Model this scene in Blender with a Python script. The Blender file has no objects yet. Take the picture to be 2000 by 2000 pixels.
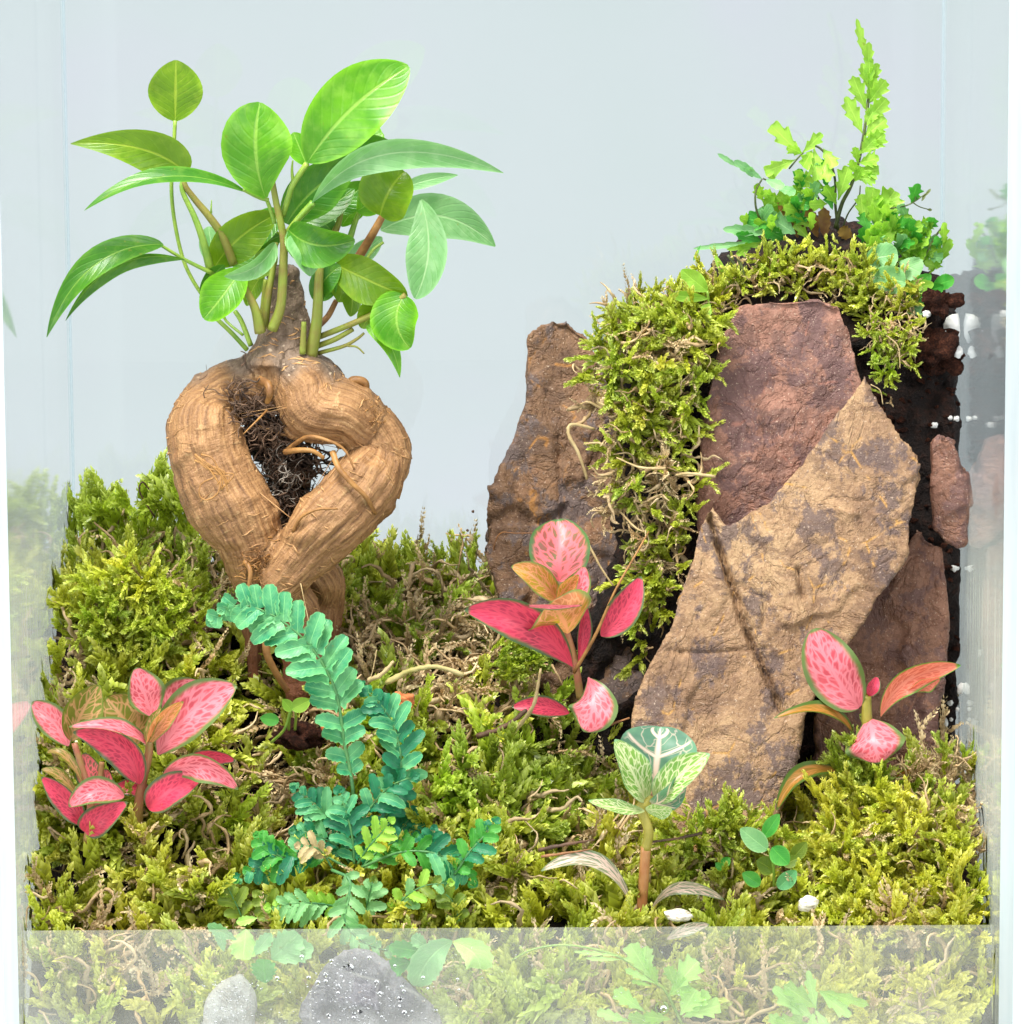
import bpy, math, random
import numpy as np
from mathutils import Vector, Matrix, noise
from mathutils.bvhtree import BVHTree

random.seed(7); RNG = np.random.default_rng(7)
sc = bpy.context.scene
col = sc.collection
sc.unit_settings.system = 'METRIC'
sc.unit_settings.scale_length = 0.01          # 1 unit = 1 cm

# ------------------------------------------------------------------ camera
FPX = 8052.0                                  # focal length in pixels of a 2000 px wide frame
PITCH = math.radians(8.0); ROLL = math.radians(-0.35)
AIM = Vector((0.0, 4.0, 11.0)); DIST = 87.0
VD = Vector((0, math.cos(PITCH), -math.sin(PITCH)))
CAM = AIM - VD * DIST
cam_data = bpy.data.cameras.new('camera')
cam = bpy.data.objects.new('camera', cam_data)
col.objects.link(cam)
_q = VD.to_track_quat('-Z', 'Y').to_matrix().to_4x4()
cam.matrix_world = Matrix.Translation(CAM) @ _q @ Matrix.Rotation(ROLL, 4, 'Z')
cam_data.sensor_width = 36.0
cam_data.lens = 36.0 * FPX / 2000.0
cam_data.clip_start = 1.0; cam_data.clip_end = 2000.0
cam_data.dof.use_dof = True
cam_data.dof.focus_distance = 86.5
cam_data.dof.aperture_fstop = 14.0
sc.camera = cam
RM = cam.matrix_world.to_3x3()
RMI = np.array(RM.inverted())
CAMN = np.array(CAM)

# ------------------------------------------------------------------ world and lamps
w = bpy.data.worlds.new('World'); sc.world = w; w.use_nodes = True
w.node_tree.nodes['Background'].inputs[0].default_value = (0.93, 0.96, 1.0, 1)
w.node_tree.nodes['Background'].inputs[1].default_value = 0.46
def area(name, loc, target, size, power, color=(1, 1, 1), sy=None):
    l = bpy.data.lights.new(name, 'AREA'); l.energy = power; l.color = color
    l.shape = 'RECTANGLE'; l.size = size; l.size_y = sy or size
    o = bpy.data.objects.new(name, l); col.objects.link(o); o.location = loc
    o.rotation_euler = (Vector(target) - Vector(loc)).to_track_quat('-Z', 'Y').to_euler()
    return o
area('key_lamp', (-12, -14, 60), (0, 5, 6), 20, 76000, (1.0, 0.97, 0.91), 20)
area('fill_lamp_left', (-74, -42, 25), (0, 5, 5), 40, 46000, (0.97, 0.98, 1.0), 40)
area('fill_lamp_right', (74, -46, 25), (0, 5, 5), 38, 34000, (0.97, 0.98, 1.0), 36)
area('backdrop_lamp', (0, 42, 85), (0, 78, 12), 110, 9500, (0.93, 0.97, 1.0), 16)
area('added_front_fill', (-8, -88, 66), (0, 2, 6), 60, 36000, (1.0, 0.99, 0.97), 26)  # added fill light, brightens the fogged strip and softens contrast
sc.view_settings.view_transform = 'Standard'
sc.view_settings.look = 'None'
sc.view_settings.exposure = 0.0
sc.view_settings.gamma = 1.0
cy = sc.cycles
cy.max_bounces = 8; cy.diffuse_bounces = 4; cy.glossy_bounces = 4
cy.transmission_bounces = 6; cy.transparent_max_bounces = 16
cy.caustics_reflective = False; cy.caustics_refractive = False
cy.use_denoising = True

# ------------------------------------------------------------------ helpers
def P(px, py, Y):
    """point of the depth plane y = Y (cm behind the front edge) met by the sight line of a pixel"""
    d = RM @ Vector(((px - 1000.0) / FPX, -(py - 1000.0) / FPX, -1.0))
    return CAM + d * ((Y - CAM.y) / d.y)
def crop(ox, oy, s):
    return lambda u, v, Y: P(ox + u / s, oy + v / s, Y)
def proj(v):
    q = (np.asarray(v) - CAMN) @ RMI.T
    return np.stack([1000 + FPX * q[..., 0] / -q[..., 2], 1000 - FPX * q[..., 1] / -q[..., 2]], -1)
def CM(px, Y=5.0):                            # length of so many pixels at depth Y
    return px * (83.0 + Y) / FPX

def tag(o, label=None, cat=None, group=None, kind=None):
    if label: o['label'] = label
    if cat: o['category'] = cat
    if group: o['group'] = group
    if kind: o['kind'] = kind
    return o
def thing(name, loc, label, cat, group=None):
    o = bpy.data.objects.new(name, None); col.objects.link(o)
    o.location = loc; o.empty_display_size = 0.5
    return tag(o, label, cat, group)
def mk(name, V, F, mat, root=None, uv=None, colr=None, smooth=True, origin=None, attr=None):
    """one mesh object; V in world coordinates, moved to the origin of its thing"""
    V = np.asarray(V, dtype=np.float64).reshape(-1, 3)
    org = np.array(root.location) if root is not None else (np.array(origin) if origin is not None else np.zeros(3))
    me = bpy.data.meshes.new(name)
    if isinstance(F, np.ndarray):
        k = F.shape[1]
        me.vertices.add(len(V)); me.vertices.foreach_set('co', (V - org).astype(np.float32).ravel())
        me.loops.add(F.size); me.loops.foreach_set('vertex_index', F.astype(np.int32).ravel())
        me.polygons.add(len(F)); me.polygons.foreach_set('loop_start', np.arange(0, F.size, k, dtype=np.int32))
        me.update(calc_edges=True)
    else:
        me.from_pydata((V - org).tolist(), [], F)
    if smooth: me.polygons.foreach_set('use_smooth', np.ones(len(me.polygons), dtype=bool))
    if uv is not None:
        li = np.empty(len(me.loops), dtype=np.int32); me.loops.foreach_get('vertex_index', li)
        me.uv_layers.new(name='UVMap').data.foreach_set('uv', np.asarray(uv, dtype=np.float32)[li].ravel())
    if colr is not None:
        a = me.color_attributes.new('col', 'FLOAT_COLOR', 'POINT')
        c = np.ones((len(V), 4), dtype=np.float32); c[:, :3] = colr; a.data.foreach_set('color', c.ravel())
    if attr is not None:
        for k_, v_ in attr.items():
            a = me.attributes.new(k_, 'FLOAT_VECTOR', 'POINT'); a.data.foreach_set('vector', np.asarray(v_, dtype=np.float32).ravel())
    me.materials.append(mat)
    o = bpy.data.objects.new(name, me); col.objects.link(o)
    if root is not None: o.parent = root
    else: o.location = org
    return o

def spline(pts, n):
    """Catmull-Rom through pts"""
    p = np.array([list(q) for q in pts], dtype=float)
    if len(p) == 2: p = np.array([p[0], (p[0] + p[1]) / 2, p[1]])
    q = np.vstack([2 * p[0] - p[1], p, 2 * p[-1] - p[-2]])
    t = np.linspace(0, len(p) - 1 - 1e-6, n); i = t.astype(int); f = (t - i)[:, None]
    a, b, c, d = q[i], q[i + 1], q[i + 2], q[i + 3]
    return 0.5 * (2 * b + (c - a) * f + (2 * a - 5 * b + 4 * c - d) * f ** 2 + (3 * b - a - 3 * c + d) * f ** 3)
def tube(pts, radii, n=None, sides=8, wob=0.0):
    n = n or max(6, 5 * len(pts))
    c = spline(pts, n); r = np.interp(np.linspace(0, 1, n), np.linspace(0, 1, len(radii)), radii)
    T = np.gradient(c, axis=0); T /= np.linalg.norm(T, axis=1)[:, None] + 1e-9
    up = np.array([0.3, 1, 0.1]); V = []; F = []
    A = np.cross(T, up); A /= np.linalg.norm(A, axis=1)[:, None] + 1e-9; B = np.cross(T, A)
    for i in range(n):
        for k in range(sides):
            a = 2 * math.pi * k / sides
            rr = r[i] * (1 + wob * random.uniform(-1, 1))
            V.append(c[i] + rr * (math.cos(a) * A[i] + math.sin(a) * B[i]))
    for i in range(n - 1):
        for k in range(sides):
            k2 = (k + 1) % sides
            F.append((i * sides + k, i * sides + k2, (i + 1) * sides + k2, (i + 1) * sides + k))
    F.append(tuple(range(sides - 1, -1, -1))); F.append(tuple((n - 1) * sides + k for k in range(sides)))
    return V, F
def join(parts):
    V = []; F = []
    for v, f in parts:
        o = len(V); V += list(v); F += [tuple(i + o for i in q) for q in f]
    return V, F
def boxm(x0, x1, y0, y1, z0, z1):
    V = [(x, y, z) for x in (x0, x1) for y in (y0, y1) for z in (z0, z1)]
    F = [(0, 1, 3, 2), (4, 6, 7, 5), (0, 4, 5, 1), (2, 3, 7, 6), (0, 2, 6, 4), (1, 5, 7, 3)]
    return V, F
def remeshed(V, F, vox, smooth=0):
    me = bpy.data.meshes.new('tmp'); me.from_pydata([tuple(v) for v in V], [], F)
    o = bpy.data.objects.new('tmp', me); col.objects.link(o)
    m = o.modifiers.new('r', 'REMESH'); m.mode = 'VOXEL'; m.voxel_size = vox
    if smooth:
        s = o.modifiers.new('s', 'SMOOTH'); s.iterations = smooth; s.factor = 0.5
    dg = bpy.context.evaluated_depsgraph_get(); ev = o.evaluated_get(dg); m2 = ev.to_mesh()
    n = len(m2.vertices); co = np.empty(n * 3, dtype=np.float32); m2.vertices.foreach_get('co', co)
    no = np.empty(n * 3, dtype=np.float32); m2.vertices.foreach_get('normal', no)
    F2 = [tuple(p.vertices) for p in m2.polygons]
    ev.to_mesh_clear(); bpy.data.objects.remove(o); bpy.data.meshes.remove(me)
    return co.reshape(-1, 3).astype(float), no.reshape(-1, 3).astype(float), F2

# ------------------------------------------------------------------ material helpers
class NT:
    def __init__(s, name):
        s.m = bpy.data.materials.new(name); s.m.use_nodes = True
        s.t = s.m.node_tree; s.t.nodes.clear()
        s.out = s.t.nodes.new('ShaderNodeOutputMaterial')
    def n(s, kind, **kw):
        nd = s.t.nodes.new('ShaderNode' + kind)
        for k, v in kw.items():
            if k.startswith('i_'):
                nm = k[2:].replace('_', ' ')
                s.put(nd.inputs[nm], v)
            elif k.startswith('x'): s.put(nd.inputs[int(k[1:])], v)
            else: setattr(nd, k, v)
        return nd
    def put(s, sock, v):
        if isinstance(v, bpy.types.NodeSocket): s.t.links.new(v, sock)
        elif isinstance(v, bpy.types.Node): s.t.links.new(v.outputs[0], sock)
        else:
            if hasattr(sock.default_value, '__len__') and len(sock.default_value) == 4 and len(v) == 3: v = (*v, 1)
            sock.default_value = v
    def math(s, op, a, b=0.0, c=0.0, clamp=False):
        nd = s.t.nodes.new('ShaderNodeMath'); nd.operation = op; nd.use_clamp = clamp
        s.put(nd.inputs[0], a); s.put(nd.inputs[1], b); s.put(nd.inputs[2], c); return nd.outputs[0]
    def mix(s, f, a, b, mode='MIX'):
        nd = s.t.nodes.new('ShaderNodeMix'); nd.data_type = 'RGBA'; nd.blend_type = mode
        s.put(nd.inputs[0], f); s.put(nd.inputs[6], a); s.put(nd.inputs[7], b); return nd.outputs[2]
    def ramp(s, f, stops):
        nd = s.t.nodes.new('ShaderNodeValToRGB'); s.put(nd.inputs[0], f)
        e = nd.color_ramp.elements
        while len(e) > 1: e.remove(e[-1])
        for i, (p, c) in enumerate(stops):
            el = e[0] if i == 0 else e.new(p)
            el.position = p; el.color = (*c, 1) if len(c) == 3 else c
        return nd.outputs[0]
    def step(s, x, a, b):                     # smooth 0..1 between a and b
        nd = s.t.nodes.new('ShaderNodeMapRange'); nd.interpolation_type = 'SMOOTHSTEP'
        s.put(nd.inputs[0], x); nd.inputs[1].default_value = a; nd.inputs[2].default_value = b; return nd.outputs[0]
    def noise(s, vec, scale, detail=4, rough=0.5, dist=0.0):
        nd = s.n('TexNoise', i_Vector=vec, i_Scale=scale, i_Detail=detail, i_Roughness=rough, i_Distortion=dist)
        return nd.outputs['Fac']
    def obj(s): return s.n('TexCoord').outputs['Object']
    def scale(s, vec, v):
        nd = s.t.nodes.new('ShaderNodeMapping'); s.put(nd.inputs[0], vec); nd.inputs[3].default_value = v; return nd.outputs[0]
    def bump(s, h, strength=0.5, dist=0.1, nrm=None):
        nd = s.t.nodes.new('ShaderNodeBump'); s.put(nd.inputs['Height'], h); nd.inputs['Strength'].default_value = strength
        nd.inputs['Distance'].default_value = dist
        if nrm is not None: s.put(nd.inputs['Normal'], nrm)
        return nd.outputs[0]
    def pbr(s, colr, rough=0.6, normal=None, spec=0.5, trans=0.0, tcol=None, **kw):
        b = s.n('BsdfPrincipled', i_Base_Color=colr, i_Roughness=rough)
        b.inputs['Specular IOR Level'].default_value = spec
        for k, v in kw.items(): s.put(b.inputs[k.replace('_', ' ')], v)
        if normal is not None: s.put(b.inputs['Normal'], normal)
        sh = b.outputs[0]
        if trans:
            t = s.n('BsdfTranslucent', i_Color=tcol if tcol is not None else colr)
            if normal is not None: s.put(t.inputs['Normal'], normal)
            m = s.n('MixShader', x0=trans, x1=sh, x2=t.outputs[0]); sh = m.outputs[0]
        s.t.links.new(sh, s.out.inputs[0]); return s.m
# ------------------------------------------------------------------ glass materials
XL, XR, YF, YB, ZB, ZT = -10.15, 9.9, 0.0, 12.4, -1.0, 26.0
TH = 0.3
def glass_mat(name, streak=True, side='left'):
    k = NT(name); v = k.obj()
    tr = k.n('BsdfTransparent', i_Color=(0.985, 0.993, 0.99))
    h = k.noise(k.scale(v, (6, 9.0, 0.25)), 1.0, 3)
    gl = k.n('BsdfGlossy', i_Color=(1, 1, 1), i_Roughness=0.055 if streak else 0.01)
    if streak: k.put(gl.inputs['Normal'], k.bump(h, 0.012, 0.05))
    bf = k.n('NewGeometry').outputs['Backfacing']
    fr = k.n('Fresnel', i_IOR=k.math('ADD', 1.49, k.math('MULTIPLY', bf, 1 / 1.49 - 1.49)))
    mx = k.n('MixShader', x0=fr, x1=tr, x2=gl)
    if streak:
        # condensation streaks, thickened and tinted yellow to paint in the moss reflection's glow
        sx = k.n('SeparateXYZ', x0=v)
        st = k.noise(k.scale(v, (5, 13.0, 0.18)), 1.0, 5, 0.7)
        low = k.step(sx.outputs[2], 13.6, 10.0)
        fro = k.step(sx.outputs[1], 12.5, 5.0)
        a = k.math('MULTIPLY', k.math('MULTIPLY', low, fro), k.math('ADD', 0.45, k.step(st, 0.3, 0.8)))
        a = k.math('ADD', k.math('MULTIPLY', a, 0.30), k.math('MULTIPLY', k.step(st, 0.55, 0.85), 0.06))
        df = k.n('BsdfDiffuse', i_Color=(0.92, 0.94, 0.80))
        tl = k.n('BsdfTranslucent', i_Color=(0.92, 0.94, 0.80))
        dd = k.n('MixShader', x0=0.5, x1=df, x2=tl)
        mx = k.n('MixShader', x0=a, x1=mx, x2=dd)
    k.t.links.new(mx.outputs[0], k.out.inputs[0]); return k.m
M_wall = glass_mat('acrylic_wall_mist_glow')
M_clear = glass_mat('acrylic_clear', False)
def edge_mat(name='polished_acrylic_edge', tpf=0.15):
    k = NT(name); v = k.obj()
    n = k.noise(k.scale(v, (9, 9, 0.5)), 1.0, 3)
    c = k.ramp(n, [(0.3, (0.84, 0.90, 0.92)), (0.7, (0.94, 0.96, 0.97))])
    b = k.n('BsdfPrincipled', i_Base_Color=c, i_Roughness=0.25)
    t = k.n('BsdfTranslucent', i_Color=c)
    m = k.n('MixShader', x0=0.5, x1=b, x2=t)
    tp = k.n('BsdfTransparent', i_Color=(0.9, 0.95, 0.97))
    m2 = k.n('MixShader', x0=tpf, x1=m, x2=tp)
    k.t.links.new(m2.outputs[0], k.out.inputs[0]); return k.m
M_edge = edge_mat(tpf=0.5); M_rim = edge_mat('frosted_acrylic_rim', 0.1);  M_seam = edge_mat('glued_corner_seam', 0.86)
ZS_ = P(1000, 1815, -0.2).z + ZB * 0
def fog_mat():
    k = NT('fogged_acrylic_strip'); v = k.obj()
    n1 = k.noise(v, 0.55, 3, 0.55); n2 = k.noise(v, 14.0, 2)
    sz = k.n('SeparateXYZ', x0=v).outputs
    low = k.step(sz[2], ZS_ - 0.05, ZS_ - 1.3)
    a = k.math('ADD', 0.10, k.math('MULTIPLY', k.step(n1, 0.25, 0.75), k.math('ADD', 0.05, k.math('MULTIPLY', low, 0.16))))
    a = k.math('ADD', a, k.math('MULTIPLY', k.math('SUBTRACT', n2, 0.5), 0.05), clamp=True)
    tr = k.n('BsdfTransparent', i_Color=(0.98, 0.99, 0.985))
    df = k.n('BsdfDiffuse', i_Color=(0.94, 0.95, 0.88)); tl = k.n('BsdfTranslucent', i_Color=(0.94, 0.95, 0.88))
    dd = k.n('MixShader', x0=0.35, x1=df, x2=tl)
    mx = k.n('MixShader', x0=a, x1=tr, x2=dd)
    gl = k.n('BsdfGlossy', i_Roughness=0.05); bf = k.n('NewGeometry').outputs['Backfacing']; fr = k.n('Fresnel', i_IOR=k.math('ADD', 1.18, k.math('MULTIPLY', bf, 1 / 1.18 - 1.18)))
    m2 = k.n('MixShader', x0=fr, x1=mx, x2=gl)
    k.t.links.new(m2.outputs[0], k.out.inputs[0]); return k.m
M_fog = fog_mat()

# ------------------------------------------------------------------ backdrop and table
k = NT('white_backdrop_paper'); v = k.obj()
n = k.noise(v, 0.07, 3, 0.5)
c = k.ramp(n, [(0.32, (0.515, 0.575, 0.585)), (0.5, (0.53, 0.58, 0.60)), (0.66, (0.545, 0.565, 0.62))])
M_back = k.pbr(c, 0.9, spec=0.1)
pr = [(-130, -1.35)] + [(60, -1.35)] + [(60 + 25 * math.sin(a), 23.65 - 25 * math.cos(a)) for a in np.linspace(0.1, math.pi / 2, 12)] + [(85, 130)]
V = []; F = []
for y, z in pr: V += [(-160, y, z), (160, y, z)]
for i in range(len(pr) - 1): F.append((2 * i, 2 * i + 1, 2 * i + 3, 2 * i + 2))
tag(mk('backdrop', V, F, M_back), 'pale blue white seamless backdrop rising behind the clear tank', None, None, 'structure')

# ------------------------------------------------------------------ tank
tank = thing('terrarium', (0, 0, ZB - 0.3), 'clear acrylic terrarium tank with misted side walls and low fogged front strip', 'terrarium')
ZS = P(1000, 1815, -0.2).z                    # top of the low front strip
mk('side_wall', *boxm(XL - TH, XL, YF, YB, ZB, ZT), M_wall, tank, smooth=False)['label'] = 'left side wall mirroring the leaf tip'
mk('side_wall', *boxm(XR, XR + TH, YF, YB, ZB, ZT), M_wall, tank, smooth=False)['label'] = 'right side wall mirroring the fern and soil'
mk('back_wall', *boxm(XL - TH, XR + TH, YB + 0.002, YB + TH, ZB, ZT), M_clear, tank, smooth=False)
mk('base_plate', *boxm(XL - TH, XR + TH, YF - 0.3, YB + TH, ZB - 0.3, ZB - 0.002), M_clear, tank, smooth=False)
mk('front_edge', *boxm(XL - TH, XL, YF - 0.05, YF - 0.002, ZB, ZT), M_edge, tank, smooth=False)
mk('front_edge', *boxm(XR, XR + TH, YF - 0.05, YF - 0.002, ZB, ZT), M_edge, tank, smooth=False)
mk('edge_rim', *boxm(XR + TH - 0.02, XR + TH + 0.25, YF - 0.12, YF - 0.052, ZB, ZT), M_rim, tank, smooth=False)
mk('front_strip', *boxm(XL + 0.15, XR - 0.15, YF - 0.30, YF - 0.06, ZB, ZS), M_fog, tank, smooth=False)
# glued corner seams at the back
for xx in (XL + 0.004, XR - 0.044 - 0.0):
    mk('corner_seam', *boxm(xx, xx + 0.04, YB - 0.25, YB - 0.002, ZB + 0.01, ZT - 0.01), M_seam, tank, smooth=False)

# ------------------------------------------------------------------ ground heights
YK = np.array([0, 2, 4, 6, 8, 10, 12.2])
TAB = {                                        # picture row where the soil shows, per column and depth
    60:   [2110, 1900, 1660, 1450, 1270, 1150, 1075],
    330:  [2110, 1890, 1640, 1440, 1250, 1150, 1080],
    500:  [2110, 1890, 1650, 1480, 1330, 1215, 1160],
    760:  [2110, 1900, 1690, 1480, 1310, 1215, 1165],
    960:  [2110, 1890, 1680, 1500, 1350, 1250, 1190],
    1120: [2110, 1900, 1740, 1620, 1540, 1480, 1440],
    1300: [2110, 1890, 1740, 1650, 1600, 1560, 1520],
    1560: [2110, 1900, 1760, 1680, 1640, 1600, 1560],
    1740: [2110, 1860, 1670, 1610, 1570, 1540, 1500],
    1900: [2110, 1860, 1660, 1570, 1540, 1500, 1480]}
PK = np.array(sorted(TAB)); ZTAB = np.array([[P(p, TAB[p][j], YK[j]).z for j in range(len(YK))] for p in PK])
def ground(X, Y):
    X = np.asarray(X, float); Y = np.asarray(Y, float)
    px = 1000 + FPX * X / (84.0 + Y)
    i = np.clip(np.searchsorted(PK, px) - 1, 0, len(PK) - 2); fx = np.clip((px - PK[i]) / (PK[i + 1] - PK[i]), 0, 1)
    j = np.clip(np.searchsorted(YK, Y) - 1, 0, len(YK) - 2); fy = np.clip((Y - YK[j]) / (YK[j + 1] - YK[j]), 0, 1)
    fx = fx * fx * (3 - 2 * fx)
    z = (ZTAB[i, j] * (1 - fx) + ZTAB[i + 1, j] * fx) * (1 - fy) + (ZTAB[i, j + 1] * (1 - fx) + ZTAB[i + 1, j + 1] * fx) * fy
    z = z + 0.16 * np.sin(X * 1.7 + Y * 1.1) * np.sin(Y * 1.9 - X * 0.8) + 0.10 * np.sin(X * 3.9 + 1.0) * np.sin(Y * 3.3 + X)
    # hollow under the tree root
    z = z - 1.9 * np.exp(-(((X + 5.45) / 0.62) ** 2 + ((Y - 5.3) / 1.5) ** 2))
    z = z - 1.2 * np.exp(-(((X - 2.0) / 0.9) ** 2 + ((Y - 5.8) / 1.3) ** 2))
    return z
def soil_mat():
    k = NT('dark_peat_soil'); v = k.obj()
    n = k.noise(v, 3.5, 6, 0.65); n2 = k.noise(v, 14, 3, 0.6)
    c = k.ramp(n, [(0.35, (0.005, 0.003, 0.003)), (0.52, (0.014, 0.007, 0.005)), (0.68, (0.040, 0.015, 0.009)), (0.82, (0.10, 0.035, 0.018))])
    return k.pbr(c, 0.8, k.bump(k.math('ADD', n, k.math('MULTIPLY', n2, 0.4)), 0.9, 0.25), 0.3)
M_soil = soil_mat()
nx, ny = 150, 96
X, Y = np.meshgrid(np.linspace(XL + 0.01, XR - 0.01, nx), np.linspace(0.02, YB - 0.01, ny))
Z = ground(X, Y)
nz = np.array([[noise.fractal(Vector((X[j, i] * 1.4, Y[j, i] * 1.4, 3.3)), 0.7, 2.0, 4) for i in range(nx)] for j in range(ny)])
Z = Z - 0.10 + 0.16 * nz
V = np.stack([X, Y, Z], -1).reshape(-1, 3)
F = []
for j in range(ny - 1):
    for i in range(nx - 1):
        a = j * nx + i; F.append((a, a + 1, a + nx + 1, a + nx))
# skirt down to the base plate
rim = [i for i in range(nx)] + [j * nx + nx - 1 for j in range(1, ny)] + [(ny - 1) * nx + i for i in range(nx - 2, -1, -1)] + [j * nx for j in range(ny - 2, 0, -1)]
b0 = len(V); V = np.vstack([V, [(V[r][0], V[r][1], ZB + 0.01) for r in rim]])
for i in range(len(rim)):
    i2 = (i + 1) % len(rim); F.append((rim[i], b0 + i, b0 + i2, rim[i2]))
F.append(tuple(b0 + i for i in range(len(rim)))[::-1])
tag(mk('soil', V, F, M_soil), 'dark peat soil bed sloping up to the back of the tank', None, None, 'structure')

# ------------------------------------------------------------------ tall soil bank behind the rocks
def lump(V, amp, f, seed=0.0, oct=4):
    for i in range(len(V)):
        p = Vector(V[i]) * f + Vector((seed, seed * 0.7, -seed))
        yield amp * noise.fractal(p, 0.8, 2.0, oct)
outl = [(1215, 760), (1235, 700), (1300, 640), (1400, 590), (1440, 530), (1500, 490), (1600, 465), (1700, 490), (1780, 540), (1825, 590), (1872, 610), (1872, 1000), (1872, 1640), (1560, 1700), (1040, 1700), (1050, 1250), (1190, 1180), (1205, 1000)]
fr = [P(x, y, 8.15 if y < 1000 else 7.7) for x, y in outl]
for q in fr: q.x = min(q.x, XR - 0.02)
bk = [Vector((min(q.x, XR - 0.02), 12.2, q.z + (0.3 if q.z > 6 else 0))) for q in fr]
N = len(fr); V = fr + bk; F = [tuple(range(N))[::-1], tuple(range(N, 2 * N))] + [(i, (i + 1) % N, N + (i + 1) % N, N + i) for i in range(N)]
V, Nn, F = remeshed(V, F, 0.13, 3)
d = np.array(list(lump(V, 0.30, 0.9, 2.0))) + np.array(list(lump(V, 0.16, 2.6, 5.0)))
V = V + Nn * d[:, None]; V[:, 0] = np.minimum(V[:, 0], XR - 0.01); V[:, 1] = np.minimum(V[:, 1], YB - 0.02)
tag(mk('soil_bank', V, F, M_soil), 'tall dark red brown soil bank against the right wall behind the rocks', None, None, 'structure')
BANK = BVHTree.FromPolygons([Vector(v) for v in V], F)
# ------------------------------------------------------------------ rocks
def rock_mat(name, tones, seed, rough=0.62, orient=(1, 1, 0.85)):
    k = NT(name); v0 = k.obj()
    off = k.t.nodes.new('ShaderNodeMapping'); k.put(off.inputs[0], v0); off.inputs[1].default_value = (seed, seed * 1.7, seed * 0.3); v = off.outputs[0]
    vs = k.scale(v, orient)
    n1 = k.noise(vs, 0.42, 5, 0.62, 0.6); n2 = k.noise(vs, 1.7, 6, 0.68, 0.4); n3 = k.noise(v, 9.0, 5, 0.7)
    f = k.math('ADD', k.math('MULTIPLY', n1, 0.62), k.math('MULTIPLY', n2, 0.38))
    c = k.ramp(f, [(0.30, tones[0]), (0.42, tones[1]), (0.52, tones[2]), (0.62, tones[3]), (0.74, tones[4])])
    c = k.mix(k.step(n3, 0.45, 0.7), c, k.mix(1.0, c, (0.62, 0.56, 0.55), 'MULTIPLY'))
    # ochre veins and dark mineral patches
    vor = k.n('TexVoronoi', i_Vector=k.n('Mapping', x0=vs).outputs[0], i_Scale=0.9, feature='DISTANCE_TO_EDGE')
    wv = k.noise(vs, 2.2, 3, 0.6)
    pat = k.math('MULTIPLY', k.step(k.noise(vs, 0.9, 6, 0.72), 0.50, 0.57), 0.8)
    c = k.mix(pat, c, tones[5])
    st = k.noise(k.scale(v, (0.8, 0.8, 1.3)), 1.3, 6, 0.72, 0.6)
    c = k.mix(k.math('MULTIPLY', k.step(st, 0.52, 0.60), 0.6), c, tones[0])
    och = k.math('MULTIPLY', k.step(vor.outputs[0], 0.035, 0.0), k.step(wv, 0.52, 0.62))
    c = k.mix(k.math('MULTIPLY', och, 0.6), c, tones[6])
    spk = k.step(k.noise(v, 20, 3, 0.6), 0.62, 0.70)
    c = k.mix(k.math('MULTIPLY', spk, 0.5), c, (0.62, 0.48, 0.36))
    h = k.math('ADD', k.math('MULTIPLY', n2, 1.0), k.math('ADD', k.math('MULTIPLY', n3, 0.65), k.math('MULTIPLY', k.step(vor.outputs[0], 0.0, 0.05), 0.12)))
    h = k.math('ADD', h, k.math('MULTIPLY', k.noise(v, 30, 3, 0.6), 0.3))
    r1 = k.math('ABSOLUTE', k.math('SUBTRACT', k.noise(vs, 1.1, 6, 0.6, 0.5), 0.5))
    h = k.math('ADD', h, k.math('MULTIPLY', k.step(r1, 0.05, 0.0), -0.5))
    fv = k.n('TexVoronoi', i_Vector=vs, i_Scale=2.6); h = k.math('ADD', h, k.math('MULTIPLY', fv.outputs['Color'], 0.30))
    return k.pbr(c, k.math('ADD', rough, k.math('MULTIPLY', k.math('SUBTRACT', n3, 0.5), 0.5)), k.bump(h, 0.7, 0.10), 0.45)
TAN = [(0.12, 0.064, 0.036), (0.22, 0.125, 0.066), (0.33, 0.20, 0.103), (0.42, 0.27, 0.14), (0.28, 0.16, 0.086), (0.085, 0.056, 0.056), (0.55, 0.28, 0.05)]
PNK = [(0.10, 0.050, 0.040), (0.19, 0.092, 0.064), (0.28, 0.135, 0.092), (0.35, 0.19, 0.135), (0.36, 0.235, 0.185), (0.10, 0.052, 0.052), (0.30, 0.12, 0.08)]
BRN = [(0.08, 0.042, 0.024), (0.15, 0.080, 0.042), (0.22, 0.120, 0.062), (0.26, 0.130, 0.064), (0.32, 0.17, 0.085), (0.11, 0.085, 0.085), (0.50, 0.22, 0.04)]
RED = [(0.14, 0.06, 0.038), (0.20, 0.092, 0.058), (0.25, 0.12, 0.075), (0.28, 0.14, 0.088), (0.23, 0.11, 0.07), (0.12, 0.06, 0.055), (0.26, 0.11, 0.06)]

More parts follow.
